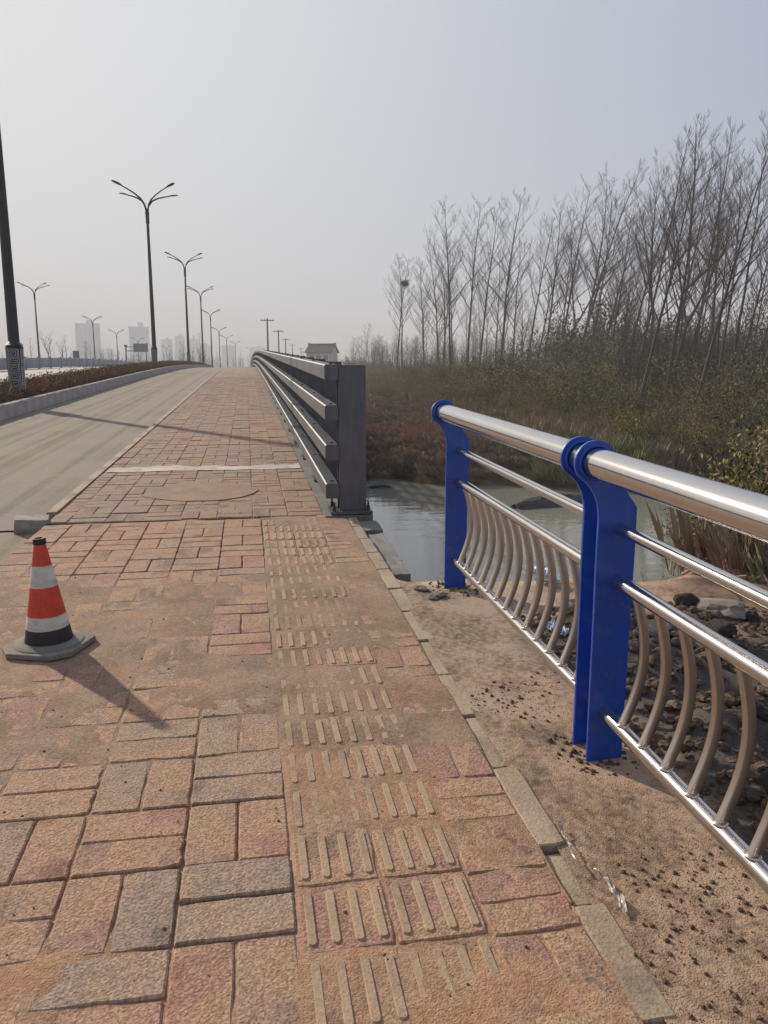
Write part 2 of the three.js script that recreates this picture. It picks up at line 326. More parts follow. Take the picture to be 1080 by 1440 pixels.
{
  const walk = struct('walkway', ribbon([[-1.93, -.5], [-1.93, -.03], [1.0, -.03], [1.0, -.5]], steps(-6, 7.72, 1)), M.bedding);
  const r = rng(77), V8 = 8, bank = {};
  const get = (w, l) => { const k = w.toFixed(3) + 'x' + l.toFixed(3); if (!bank[k]) bank[k] = Array.from({ length: V8 }, () => paverGeo(w, l, .06, r, r() * 3, r() * 3)); return bank[k][Math.floor(r() * V8)]; };
  function lay(name, w, l, x, d, mat, parent, up = 0, geo) {
    const m = part(name, geo ?? get(w, l), mat, parent); m.position.set(x, P(d) + up, -d);
    m.rotation.set(SLA + (r() - .5) * .011, (r() - .5) * .012, (r() - .5) * .011); return m;
  }
  const pick = (x, d) => { // where the photograph shows washed grey stones, reddish ones and dusty ones
    const grey = (x > -.32 && x < .1 && d > 2.7 && d < 3.4 ? .7 : 0) + (x > -.3 && x < .1 && d < 2.2 && d > 1.98 ? .5 : 0) + (x < -.5 && d < 2.5 && d > 1.9 ? .3 : 0) + .06;
    if (r() < grey) return M.bricks[2];
    const q = r(); return q < .36 ? M.bricks[0] : q < .62 ? M.bricks[3] : M.bricks[1];
  };
  const S = .352, G = .007;
  for (let j = -3; j < 17; j++) for (let i = 0; i < 6; i++) {
    const d0 = 2.012 + j * S, x1 = .095 - i * S; let wid = S; if (i === 5) wid = 1.93 - .095 - 0 + x1 + .095 - 0; // last column is cut at the edge
    const left = Math.max(-1.925, x1 - S), w = x1 - left; if (w < .08 || d0 + S > 7.72) continue;
    const lift = () => (r() - .45) * .0055 + (d0 > 5.85 && d0 < 7.2 ? .0035 : 0) + (i === 0 && j === 0 ? .004 : 0);
    if ((i + j) % 2 === 0) for (const q of [0, 1]) lay('paver', w - G, S / 2 - G, (x1 + left) / 2, d0 + S * (.25 + q * .5), pick(x1, d0), walk, lift());
    else if (w > .3) for (const q of [0, 1]) lay('paver', w / 2 - G, S - G, left + w * (.25 + q * .5), d0 + S / 2, pick(x1, d0), walk, lift());
    else lay('paver', w - G, S - G, (x1 + left) / 2, d0 + S / 2, pick(x1, d0), walk, lift());
  }
  const W2 = .278; // narrow paver band between tactile tiles and edging
  for (let j = -4; j < 24; j++) {
    const d0 = 1.62 + (j + 0) * W2; if (d0 + W2 > 7.75) continue;
    if (j % 2) for (const q of [0, 1]) lay('paver', W2 - G, W2 / 2 - G, .645 + W2 / 2, d0 + W2 * (.25 + q * .5), pick(.7, 1.5), walk, (r() - .5) * .006);
    else for (const q of [0, 1]) lay('paver', W2 / 2 - G, W2 - G, .645 + W2 * (.25 + q * .5), d0 + W2 / 2, pick(.7, 1.5), walk, (r() - .5) * .006);
  }
  const TW = .272, TD = .284;
  const tiles = Array.from({ length: 6 }, () => { const ox = r() * 3, oz = r() * 3; return [paverGeo(TW - .006, TD - .006, .05, r, ox, oz), merge([0, 1, 2, 3].map((k) => stadium(.030, TD - .055, .0056, -TW / 2 + TW * (k + .5) / 4, 0, ox, oz)))]; });
  const ridgeM = std({ map: concMap, color: rgb(.375, .268, .172), bumpMap: brickBump, bumpScale: .0015, roughness: .95 });
  for (let j = -3; j < 22; j++) for (let i = 0; i < 2; i++) { const d = 2.06 + j * TD; if (d + TD / 2 > 7.76) continue; const tg = tiles[Math.floor(r() * 6)]; part('ridge_bars', tg[1], ridgeM, lay('tactile_tile', 0, 0, .1 + TW * (i + .5), d, M.bricks[r() < .45 ? 1 : r() < .5 ? 3 : 0], walk, -.002 + (r() - .5) * .005, tg[0])); }
  // edging stones along the dirt, some sunk into it
  for (const [a, b, up] of [[.62, 1.08, .002], [1.09, 1.54, .003], [1.555, 1.985, .007], [1.995, 2.26, -.012], [2.268, 2.785, .010], [2.80, 3.25, -.006], [3.26, 3.72, .002], [3.73, 4.2, -.004], [4.21, 4.72, .003], [4.73, 5.2, .002], [5.21, 5.70, .006], [5.71, 6.2, .005], [6.21, 6.7, .004], [6.71, 7.2, .0], [7.21, 7.6, .0]])
    lay('edging_stone', 0, 0, .977 + (r() - .5) * .012, (a + b) / 2, M.edge, walk, up - .006, paverGeo(.104, b - a - .008, .12, r, r() * 3, r() * 3));
  // sand lying over and between the blocks
  const xs = steps(-1.925, .925, .0165), ds = grow(.75, 7.7, .014, 1.0042), pos = [], uv = [], col = [], idx = [];
  const gs = (v, s) => Math.exp(-v * v / (s * s));
  for (const d of ds) for (const x of xs) {
    const tact = x > .09 && x < .65 ? 1 : 0, n = fbm(x * 1.7, d * 1.5, 55, 4), n3 = fbm(x * 5, d * 5, 58, 3);
    let b = .24 + .5 * gs(d - 4.9, .8) + tact * .45 * sstep(7.2, 6, d) + (x > .65 ? .42 * sstep(7.2, 6.2, d) : 0) + .45 * sstep(2.2, 1.7, d) + .55 * sstep(-1.35, -1.75, x) * sstep(3.4, 4.2, d) * sstep(7.3, 6.6, d);
    b -= .35 * sstep(-.36, -.28, x) * (x < .09 ? 1 : 0) * sstep(1.95, 2.02, d) * sstep(3.5, 3.2, d) + .42 * sstep(5.75, 5.95, d) * (x < .09 ? 1 : 0);
    b += .35 * gs(x + 1.0, .5) * gs(d - 1.75, .5);
    const cov = n * 1.5 + n3 * .5 + b;
    const h = -.0135 + .0155 * sstep(-.55, .95, cov) + (tact ? .0068 : .0036) * fbm(x * (tact ? 7 : 16), d * (tact ? 6 : 11), 61, 4) * sstep(-.2, .6, cov) + .0016 * fbm(x * 60, d * 60, 63, 2);
    pos.push(x, P(d) + h, -d); uv.push(x, d);
    const t = sstep(-.06, .06, d - 2.98 + .5 * fbm(x * 2.2, d * 1.6, 66, 5)) * .8 + .2 * sstep(-.3, .3, fbm(x * 3, d * 3, 67, 4)), k = 1 + .24 * n3;
    col.push(...mulc(mixc([.375, .232, .142], [.295, .208, .142], t), k));
  }
  const W = xs.length; for (let j = 0; j < ds.length - 1; j++) for (let i = 0; i < W - 1; i++) { const a = j * W + i; idx.push(a, a + 1, a + W, a + 1, a + W + 1, a + W); }
  stuff(part('drifted_sand', rawGeo(pos, uv, idx, col), M.sand, scene), 'orange tan sand drifted over the walkway pavers', 'sand');

  // bridge walkway: pavers one by one while they can be told apart, one mass of them beyond
  const bw = struct('bridge_walkway', ribbon([[-1.93, -.4], [-1.93, -.007], [.72, -.007]], [7.74, ...far1.filter((d) => d > 8.5)]), M.bedding);
  let made = 0; const rest = [[], [], [], []];
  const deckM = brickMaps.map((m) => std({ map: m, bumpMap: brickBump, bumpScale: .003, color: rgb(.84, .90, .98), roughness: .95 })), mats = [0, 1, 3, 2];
  for (let j = 0; j < 110; j++) for (let i = 0; i < 8; i++) {
    const d0 = 7.75 + j * S, x1 = .72 - i * S, left = Math.max(-1.925, x1 - S), w = x1 - left; if (w < .06 || d0 > 46) continue;
    const mi = Math.floor(r() * 3.35), lf = (r() - .5) * .009; const pcs = [];
    if ((i + j) % 2 === 0 || w < .3) for (const q of [0, 1]) pcs.push([w - G, S / 2 - G, (x1 + left) / 2, d0 + S * (.25 + q * .5)]);
    else for (const q of [0, 1]) pcs.push([w / 2 - G, S - G, left + w * (.25 + q * .5), d0 + S / 2]);
    for (const [pw, pl, px, pd] of pcs) {
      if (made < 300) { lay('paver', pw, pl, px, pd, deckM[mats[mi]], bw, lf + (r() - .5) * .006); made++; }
      else rest[mi].push(box(pw, .05, pl).rotateX(slopeAt(pd)+(r()-.5)*.01).translate(px, P(pd) - .025 + lf + (r() - .5) * .006, -pd));
    }
  }
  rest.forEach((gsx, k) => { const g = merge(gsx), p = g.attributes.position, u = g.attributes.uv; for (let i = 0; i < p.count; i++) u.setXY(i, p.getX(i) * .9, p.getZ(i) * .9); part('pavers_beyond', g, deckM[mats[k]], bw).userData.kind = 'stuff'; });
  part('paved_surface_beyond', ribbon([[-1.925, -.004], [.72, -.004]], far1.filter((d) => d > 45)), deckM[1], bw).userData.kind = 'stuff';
  { // ragged mortar strip over the expansion joint, and a rounded mortar patch before it
    const pos = [], uv = [], N = 60, e = (x, k) => 10.85 + k * (.42 + .22 * fbm(x * 4, 3, 81 + k, 4)) + .09 * fbm(x * 5, 1, 83, 4);
    for (let i = 0; i < N; i++) { const x0 = -1.9 + 2.6 * i / N, x1 = -1.9 + 2.6 * (i + 1) / N, q = [[x0, e(x0, 0)], [x1, e(x1, 0)], [x1, e(x1, 1)], [x0, e(x0, 1)]]; for (const k of [0, 1, 2, 0, 2, 3]) { pos.push(q[k][0], P(q[k][1]) + .0065, -q[k][1]); uv.push(q[k][0], q[k][1]); } }
    part('expansion_joint', rawGeo(pos, uv), M.joint, bw);
    const p2 = [], u2 = [], c = [-.58, 9.25]; for (let i = 0; i < 40; i++) { const f = (k) => { const a = k / 40 * 6.2832, q = 1 + .25 * fbm(Math.cos(a) * 2, Math.sin(a) * 2, 87, 3); return [c[0] + Math.cos(a) * .62 * q, c[1] + Math.sin(a) * .62 * q]; }; for (const v of [c, f(i), f(i + 1)]) { p2.push(v[0], P(v[1]) + .005, -v[1]); u2.push(v[0], v[1]); } }
    part('mortar_patch', rawGeo(p2, u2), std({ map: sandMap, bumpMap: sandBump, bumpScale: .003, color: rgb(.33, .235, .165), roughness: 1 }), bw);
  }
  // stone lip between walkway and road on the bridge
  for (let d = 8.2; d < 60; d += 1) part('lip_stone', ribbon([[-2.03, -.2], [-2.03, .012], [-1.935, .014], [-1.935, -.2]], [d + .006, d + .994], true), M.edge, bw);
}

// ------------------------------------------------------------------ bridge deck edge, broken blocks
struct('bridge_deck', ribbon([[.722, -1.1], [.722, .012], [1.2, .012], [1.2, -1.1]], [7.6, ...far1.filter((d) => d > 8.5 && d < 200)], true), M.darkConcrete);
struct('abutment', ribbon([[-1.9, -3.6], [-1.9, -.52], [1.03, -.52], [1.03, -3.6]], [5.3, 7.6], true), M.darkConcrete);
{
  const r = rng(91);
  const chunk = (w, h, l, seed) => { const g = new THREE.BoxGeometry(w, h, l, 5, 3, 7); const p = g.attributes.position; for (let i = 0; i < p.count; i++) { const x = p.getX(i), y = p.getY(i), z = p.getZ(i); p.setXYZ(i, x + .02 * fbm(x * 9 + z * 7, y * 9, seed, 3), y + .014 * fbm(x * 12, z * 12 + y, seed + 1, 3), z + .02 * fbm(z * 9 + y * 7, x * 9, seed + 2, 3)); } g.computeVertexNormals(); return g; };
  for (const [w, h, l, x, d, up, lab] of [[.19, .22, .42, 1.12, 7.28, -.13, 'dark broken concrete block just below the end post base plate'], [.17, .5, .95, 1.115, 6.55, -.29, 'long weathered concrete edge slab above the water between end post and dirt'], [.14, .3, .42, 1.10, 5.82, -.17, 'short chipped concrete edge block where the dirt ledge ends at the water']]) {
    const m = single('concrete_block', chunk(w, h, l, 7 + d | 0), M.darkConcrete.clone(), lab, 'concrete block'); m.material.color.setRGB(.24, .23, .21); m.position.set(x, P(d) + up, -d); m.rotation.x = SLA;
  }
  const s = single('kerb_fragment', chunk(.3, .13, .26, 40), M.concrete, 'broken kerb stone lying at the road edge of the walkway', 'stone'); s.position.set(-2.08, P(7.9) - .03, -7.85); s.rotation.set(SLA, .2, -.06);
}

// ------------------------------------------------------------------ steel bridge parapet
{
  const t = thing('bridge_parapet', 'grey steel bridge parapet with four box beams on I section posts', 'parapet');
  const hPost = 1.45;
  const plateSet = (e) => merge([chbox(.27, hPost, .014, .003, 0, hPost / 2, .085), chbox(.27, hPost, .014, .003, 0, hPost / 2, -.085), box(.014, hPost - .004, .152, 0, hPost / 2, 0)]);
  const gPost = plateSet(), gBase = chbox(.42, .028, .34, .004, -.02, .022, 0), gGusset = box(.2, .12, .012, 0, .1, .03);
  const gBolt = merge([cyl(.018, .018, .05, 0, .025, 0, 6), cyl(.010, .010, .09, 0, .045, 0, 8)]);
  const pd = []; for (let d = 7.78; d < 150; d += 2) pd.push(d);
  const XP = 1.01;
  pd.forEach((d, k) => {
    const p = part('post', gPost, M.steel, t); p.position.set(XP, P(d) + .03, -d);
    if (k < 12) {
      const b = part('base_plate', gBase, M.steel, t); b.position.set(XP, P(d) + .012, -d); b.rotation.x = SLA;
      for (const [x, z] of [[-.19, .12], [-.19, -.12], [.15, .12], [.15, -.12]]) { const q = part('anchor_bolt', gBolt, M.bolt, b); q.position.set(x, .036, z); }
    }
  });
  const joints = [7.64]; for (let d = 11.9; d < 150; d += 6) joints.push(d);
  const rr = (x0, x1, y0, y1, b) => [[x0 + b, y0], [x0, y0 + b], [x0, y1 - b], [x0 + b, y1], [x1 - b, y1], [x1, y1 - b], [x1, y0 + b], [x1 - b, y0]];
  [[.15, .30], [.535, .685], [.92, 1.07], [1.31, 1.46]].forEach(([y0, y1], bi) => {
    for (let k = 0; k < joints.length - 1; k++) {
      const a = joints[k], b = joints[k + 1], top = bi === 3;
      const seg = part('beam', ribbon(rr(.735, .868, y0 + .03, y1 + .03, .012), steps(a + (k ? .02 : 0), b - .02, 3), true), M.steel, t);
      if (k < 12) part('splice', ribbon(rr(.743, .86, y0 + .038, y1 + .022, .01), [b - .03, b + .03], true), M.bolt, seg);
      if (k < 3) for (let d = a + .15; d < b; d += 2) for (const e of [0]) { const q = part('bolt', cyl(.02, .02, .01, 0, 0, 0, 6), M.bolt, seg); q.position.set(.81, P(d) + y1 + .035, -d); }
    }
    pd.slice(0, 40).forEach((d) => { const br = part('bracket', box(.05, .10, .09), M.steel, t); br.position.set(.893 - .002, P(d) + (y0 + y1) / 2 + .03, -d); });
  });
  // top cap plate on the posts' upper beam
}

// ------------------------------------------------------------------ blue and stainless railing
{
  const t = thing('guard_railing', 'blue plate posts carrying polished steel rails with bowed balusters along the dirt edge', 'railing');
  const XT = 1.30, YT = 1.225, R0 = .058;
  const s = new THREE.Shape(); // post profile in x,y: foot, swan neck, ring round the top rail
  const cx = XT - 1.40, cy = YT;
  s.moveTo(-.075, -.05); s.lineTo(.072, -.05); s.lineTo(.076, .6); s.bezierCurveTo(.078, .8, .080, .9, .077, 1.045); s.bezierCurveTo(.06, 1.075, .035, 1.095, .018, 1.13); s.bezierCurveTo(.0, 1.16, cx + .085, cy - .055, cx + .083, cy + .004);
  s.absarc(cx, cy, .083, 0, Math.PI * 1.22, false);
  s.bezierCurveTo(cx - .02, cy - .085, -.072, 1.10, -.075, .98); s.bezierCurveTo(-.078, .85, -.075, .7, -.075, .6); s.closePath();
  const plate = new THREE.ExtrudeGeometry(s, { depth: .012, bevelEnabled: true, bevelThickness: .002, bevelSize: .002, bevelSegments: 2, curveSegments: 24 }).translate(0, 0, -.006);
  const uvp = plate.attributes.uv, pp = plate.attributes.position; for (let i = 0; i < pp.count; i++) uvp.setXY(i, pp.getX(i) + pp.getZ(i), pp.getY(i));
  const foot = chbox(.2, .012, .14, .003);
  const postD = [5.17, 2.925, 2.79, .55, .415];
  for (const d of postD) {
    const p = part('post', plate, M.blue, t); p.position.set(1.40, P(d), -d);
    const ring = part('collar', new THREE.TorusGeometry(R0 + .007, .007, 8, 32), M.blue, p); ring.position.set(cx, cy, .010);
  }
  const line = (x, y, a, b, n = 3) => steps(a, b, (b - a) / n).map((d) => V(x, P(d) + y, -d));
  const rail = (name, x, y, r, a, b, mat = M.chrome) => {
    const g = tube(line(x, y, a, b), r, 28); const n = g.attributes.position.count, uv = []; for (let i = 0; i < n; i++) uv.push((i % 28) / 28 * r * 6, -g.attributes.position.getZ(i)); g.setAttribute('uv', new THREE.Float32BufferAttribute(uv, 2));
    return part(name, g, mat, t);
  };
  const top = rail('top_rail', XT, YT, R0, .2, 5.235);
  const cap = new THREE.CylinderGeometry(R0, R0, .012, 28).rotateX(Math.PI / 2); const c1 = part('end_cap', cap, M.chrome, top); c1.position.set(XT, P(5.24) + YT, -5.24);
  rail('upper_rail', 1.412, .965, .024, .2, 5.175); rail('middle_rail', 1.412, .755, .030, .2, 5.18); rail('bottom_rail', 1.392, .20, .030, .2, 5.185);
  const bal = (() => { // bowed flat bar
    const g = new THREE.BufferGeometry(), pos = [], nor = [], idx = [], n = 14, sec = 12;
    for (let k = 0; k <= n; k++) {
      const f = k / n, y = mix(.222, .735, f), b = .05 * Math.sin(Math.PI * f) - .03 * (1 - f) * (1 - f) + .012, dy = 1;
      for (let q = 0; q < sec; q++) { const a = q / sec * Math.PI * 2, c = Math.cos(a), w = Math.sin(a), e = .55; const X = Math.sign(c) * Math.pow(Math.abs(c), e) * .0185, Z = Math.sign(w) * Math.pow(Math.abs(w), e) * .0145; pos.push(b - .012 + X, y, Z); nor.push(c, 0, w); }
      if (k) for (let q = 0; q < sec; q++) { const q2 = (q + 1) % sec, o = (k - 1) * sec, e = k * sec; idx.push(o + q, o + q2, e + q, o + q2, e + q2, e + q); }
    }
    g.setAttribute('position', new THREE.Float32BufferAttribute(pos, 3)); g.setIndex(idx); g.computeVertexNormals(); return g;
  })();
  const foots = new THREE.TorusGeometry(.02, .005, 6, 16).rotateX(Math.PI / 2);
  for (const [a, n, st] of [[3.06, 13, .1615], [.69, 13, .161]]) for (let k = 0; k < n; k++) { const d = a + k * st, b = part('baluster', bal, M.brushed, t); b.position.set(1.414, P(d), -d); const w = part('weld', foots, M.brushed, b); w.position.set(-.027, .229, 0); }
}

// ------------------------------------------------------------------ traffic cone
{
  const dC = 4.43, xC = -1.135, t = thing('traffic_cone', 'orange and white banded traffic cone with black foot on a dusty base plate', 'traffic cone', [xC, P(dC) + .004, -dC]);
  t.rotation.set(SLA, -.35, .012);
  const s = new THREE.Shape(); const w = .205, k = .085; s.moveTo(-w + k, -w); s.lineTo(w - k, -w); s.lineTo(w, -w + k); s.lineTo(w, w - k); s.lineTo(w - k, w); s.lineTo(-w + k, w); s.lineTo(-w, w - k); s.lineTo(-w, -w + k); s.closePath();
  part('base_plate', new THREE.ExtrudeGeometry(s, { depth: .02, bevelEnabled: true, bevelThickness: .005, bevelSize: .005, bevelSegments: 2 }).rotateX(-Math.PI / 2).translate(0, .006, 0), M.dustyRubber, t);
  part('flange', new THREE.LatheGeometry([[.185, .028], [.183, .036], [.15, .041], [.128, .048]].map((p) => new THREE.Vector2(...p)), 48), M.dustyRubber, t);
  const R = (y) => mix(.128, .028, (y - .04) / .565);
  const band = (name, y0, y1, mat, e = 0) => part(name, new THREE.LatheGeometry(steps(y0, y1, .03).map((y) => new THREE.Vector2(R(y) + e, y)), 48), mat, t);
  band('black_band', .04, .125, M.rubber); band('white_band', .125, .197, M.white, .001); band('orange_band', .197, .357, M.orange); band('white_band', .357, .475, M.white, .001); band('orange_band', .475, .59, M.orange);
  part('tip', new THREE.LatheGeometry([[R(.59), .59], [.034, .592], [.034, .618], [.030, .624], [.018, .624], [.017, .60], [.001, .598]].map((p) => new THREE.Vector2(...p)), 32), M.rubber, t);
}

// ------------------------------------------------------------------ street lamps
function makeLamp(fret, label, group) {
  const t = thing('street_lamp', label, 'street lamp', [0, 0, 0], group);
  const b = part('base_box', merge([cyl(.27, .235, 1.38, 0, .69, 0, 4).rotateY(Math.PI / 4), cyl(.235, .29, .07, 0, 1.415, 0, 4).rotateY(Math.PI / 4), cyl(.16, .29, .10, 0, 1.50, 0, 4).rotateY(Math.PI / 4)]), M.lamp, t);
  if (fret) { // key-pattern fretwork on the four faces
    const bars = [], L = .012;
    for (let f = 0; f < 4; f++) {
      const g = []; const bar = (x0, y0, x1, y1) => g.push(box(Math.abs(x1 - x0) + L, Math.abs(y1 - y0) + L, .008, (x0 + x1) / 2, (y0 + y1) / 2, 0));
      bar(-.15, .06, -.15, 1.34); bar(.15, .06, .15, 1.34); bar(-.15, .06, .15, .06); bar(-.15, 1.34, .15, 1.34);
      for (let k = 0; k < 6; k++) { const y = .10 + k * .205, m = k % 2 ? -1 : 1; bar(-.12 * m, y, .11 * m, y); bar(.11 * m, y, .11 * m, y + .165); bar(.11 * m, y + .165, -.075 * m, y + .165); bar(-.075 * m, y + .165, -.075 * m, y + .05); bar(-.075 * m, y + .05, .065 * m, y + .05); bar(.065 * m, y + .05, .065 * m, y + .115); bar(.065 * m, y + .115, -.03 * m, y + .115); bar(-.12 * m, y, -.12 * m, y + .2); }
      const q = merge(g); const p = q.attributes.position; for (let i = 0; i < p.count; i++) p.setZ(i, p.getZ(i) + mix(.166, .19, p.getY(i) / 1.38) + .004);
      bars.push(q.rotateY(f * Math.PI / 2));
    }
    part('fretwork', merge(bars), M.fret, b);
  }
  part('pole', tube([V(0, 1.4, 0), V(0, 4, 0), V(0, 8, 0), V(0, 10.6, 0)], [.152, .135, .105, .085], 14), M.lamp, t);
  part('collar', merge([cyl(.135, .115, .7, 0, 10.3, 0, 14), cyl(.15, .15, .06, 0, 10.0, 0, 14), cyl(.15, .15, .06, 0, 10.62, 0, 14)]), M.lamp, t);
  const head = (() => { const g = new THREE.SphereGeometry(1, 14, 8); g.scale(.45, .07, .15); const p = g.attributes.position; for (let i = 0; i < p.count; i++) { const x = p.getX(i); p.setZ(i, p.getZ(i) * (1 + x * .6)); if (p.getY(i) < -.03) p.setY(i, -.03); } g.computeVertexNormals(); return g; })();
  for (const a of [45, 135, 225, 315]) {
    const f = a * Math.PI / 180, c = Math.cos(f), s = Math.sin(f), pt = (h, y) => V(c * h, y, s * h);
    const arm = part('arm', tube([pt(.05, 10.5), pt(.08, 10.85), pt(.22, 11.2), pt(.5, 11.5), pt(1.0, 11.75), pt(1.6, 11.95), pt(2.1, 12.08)], [.075, .07, .065, .06, .052, .046, .04], 10), M.lamp, t);
    const h = part('lamp_head', head, M.lamp, arm); h.position.set(c * 2.42, 12.17, s * 2.42); h.rotation.set(0, -f, .22, 'YXZ');
  }
  return t;
}
{
  const lab = 'black street lamp with four swept arms standing in the median hedge';
  const A = makeLamp(true, 'tall black street lamp with pale key pattern base beside the near hedge', 'median street lamps'); A.position.set(-6.42, P(23.9) + .22, -23.9);
  const ds = [[-6.5, 59.3, 'first'], [-6.6, 95, 'second'], [-6.8, 130, 'third'], [-7, 168, 'fourth'], [-6.9, 215, 'fifth'], [-6.1, 262, 'sixth'], [-4.2, 320, 'seventh'], [1.9, 410, 'eighth'], [8, 490, 'ninth']];
  ds.forEach(([x, d, w]) => copy(A, [x, P(d) + .2, -d], .03, 'black four armed street lamp, ' + w + ' along the median after the key pattern lamp'));
  for (const [x, d] of [[-30.7, 127], [-32.9, 184], [-34.3, 225], [-36.5, 285], [-38.5, 340], [-37.5, 394], [-31.5, 450], [-29, 520]]) copy(A, [x, Math.max(-.6, P(d)) , -d], .1, 'dark street lamp beyond the grey road barrier').userData.group = 'lamps beyond the barrier';
}

// ------------------------------------------------------------------ barrier, cabinet, sign, poles, house, towers
{
  const t = thing('road_barrier', 'grey blue metal panel barrier running along the carriageway', 'barrier');
  for (let d = 30; d < 190; d += 4) { part('barrier_panel', ribbon([[-17.06, .06], [-17.06, .86], [-17.0, .9], [-16.94, .86], [-16.94, .06]], [d + .03, d + 2, d + 3.97], true), M.panel, t); const p = part('barrier_post', box(.16, .98, .05), M.signback, t); p.position.set(-17, P(d) + .49, -d); }
}
{
  const d = 131, t = thing('roadside_cabinet', 'upright blue grey roadside cabinet behind the barrier', 'cabinet', [-26.2, P(d), -d]);
  part('body', chbox(.85, 2.6, .5, .03, 0, 1.4, 0), std({ color: rgb(.10, .12, .15), roughness: .6 }), t); part('plinth', box(.95, .1, .6, 0, .05, 0), M.concrete, t);
}
{
  const d = 150, t = thing('road_sign', 'roadside gantry sign with a grey rectangular board on one post', 'road sign', [-21.4, P(d), -d]);
  part('post', merge([cyl(.13, .15, 4.4, 0, 2.2, 0, 10), box(.5, .35, .3, 0, 4.3, 0)]), M.signback, t); part('upper_arm', box(3.4, .14, .14, 1.75, 4.1, 0), M.signback, t); part('lower_arm', box(3.4, .14, .14, 1.75, 3.4, 0), M.signback, t);
  const b = part('board', chbox(2.55, 1.5, .08, .02, 2.6, 3.95, .14), M.signback, t); part('board_rib', merge([box(.06, 1.4, .05, 2, 3.95, .06), box(.06, 1.4, .05, 3.2, 3.95, .06)]), M.signback, b);
  part('far_post', cyl(.1, .1, 3.4, 3.5, 1.7, 0, 8), M.signback, t);
}
{
  const t = thing('utility_pole', 'concrete utility pole with one crossarm beyond the bridge parapet', 'utility pole', [3.6, -1.6, -135], 'utility poles');
  part('pole', tube([V(0, 0, 0), V(0, 11.3, 0)], [.2, .12], 10), M.pole, t);
  const c = part('crossarm', box(2.2, .12, .12, 0, 10.95, .14), M.pole, t); for (const x of [-1, -.45, .45, 1]) part('insulator', cyl(.05, .07, .22, x, 11.12, .14, 8), M.plaster, c);
  [[7, 175, 'second'], [10.9, 225, 'third'], [15.9, 280, 'fourth'], [22.6, 335, 'fifth'], [28, 400, 'sixth']].forEach(([x, d, w]) => copy(t, [x, -1.6, -d], 0, 'utility pole with one crossarm, ' + w + ' in the row running off past the parapet'));
}
{
  const t = thing('river_house', 'small white house with dark tiled gable roof beyond the parapet', 'house', [20.6, .3, -220]); t.rotation.y = -.5;
  const w = 7.2, l = 5, h = 5.6, rh = 1.9;
  part('wall', box(w, h, l, 0, h / 2, 0), M.plaster, t);
  const gs = new THREE.Shape(); gs.moveTo(-l / 2, 0); gs.lineTo(l / 2, 0); gs.lineTo(0, rh); gs.closePath();
  for (const s of [-1, 1]) part('gable', new THREE.ExtrudeGeometry(gs, { depth: .2, bevelEnabled: false }).rotateY(Math.PI / 2).translate(s * (w / 2 - .12) - .1, h, 0), M.plaster, t);
  const roof = part('roof', merge([-1, 1].map((s) => { const L = Math.hypot(l / 2 + .5, rh + .3); return box(w + .8, .14, L).translate(0, 0, s * L / 2).rotateX(s * Math.atan2(rh, l / 2)).translate(0, h + rh + .12, 0); })), M.roofTile, t);
  part('ridge', merge([box(w + 1, .25, .25, 0, h + rh + .25, 0), box(.5, .4, .25, -w / 2 - .3, h + rh + .35, 0), box(.5, .4, .25, w / 2 + .3, h + rh + .35, 0)]), M.roofTile, roof);
  for (const x of [-2.2, 0, 2.2]) { const wi = part('window', box(1.1, 1.2, .06, x, 4, l / 2 + .02), M.glass, t); part('frame', merge([box(1.25, .08, .08, x, 4.63, l / 2 + .06), box(1.25, .08, .1, x, 3.37, l / 2 + .06), box(.07, 1.2, .08, x, 4, l / 2 + .06)]), M.plaster, wi); }
}
{
  const tower = (px, top, wpx, d, label, notch) => {
    const X = px; const t = thing('apartment_tower', label, 'building', [X, -1.1, -d], 'hazy towers on the skyline'); t.rotation.y = .12;
    const h = top + 1.1, w = wpx; part('wall', box(w, h, 16, 0, h / 2, 0), M.tower, t);
    const roof = part('roof', box(w + .6, 1, 16.6, 0, h + .5, 0), M.tower, t); part('plant_room', box(w * .28, notch, 8, w * .1, h + 1 + notch / 2, 0), M.tower, roof);
    const n = Math.floor(w / 4.2), m = Math.floor(h / 3);
    const cols = []; for (let i = 0; i < n; i++) { const x = -w / 2 + (i + .5) * w / n; part('window_bay', box(1.7, h - 6, .4, x, h / 2, 8.02), M.towerDark, t); }
  };
  tower(-185, 52, 27, 1000, 'tall pale slab tower alone on the hazy skyline', 4); tower(-133, 51, 24, 1050, 'pale tower with stepped roof behind the roadside sign', 6);
  tower(-205, 28, 16, 1250, 'low pale block beside the stepped tower', 2); tower(-128, 46, 18, 1350, 'faint tower in the far cluster behind the median lamps', 4); tower(-108, 52, 16, 1360, 'faint tower in the far cluster behind the median lamps', 4); tower(-88, 48, 17, 1380, 'faint tower in the far cluster behind the median lamps', 5); tower(-70, 38, 20, 1400, 'faint tower in the far cluster behind the median lamps', 3);
  tower(-31, 38, 22, 1400, 'faint wide block low on the skyline above the bridge', 2); tower(20, 36, 26, 1450, 'faint wide block low on the skyline above the bridge', 2);
}
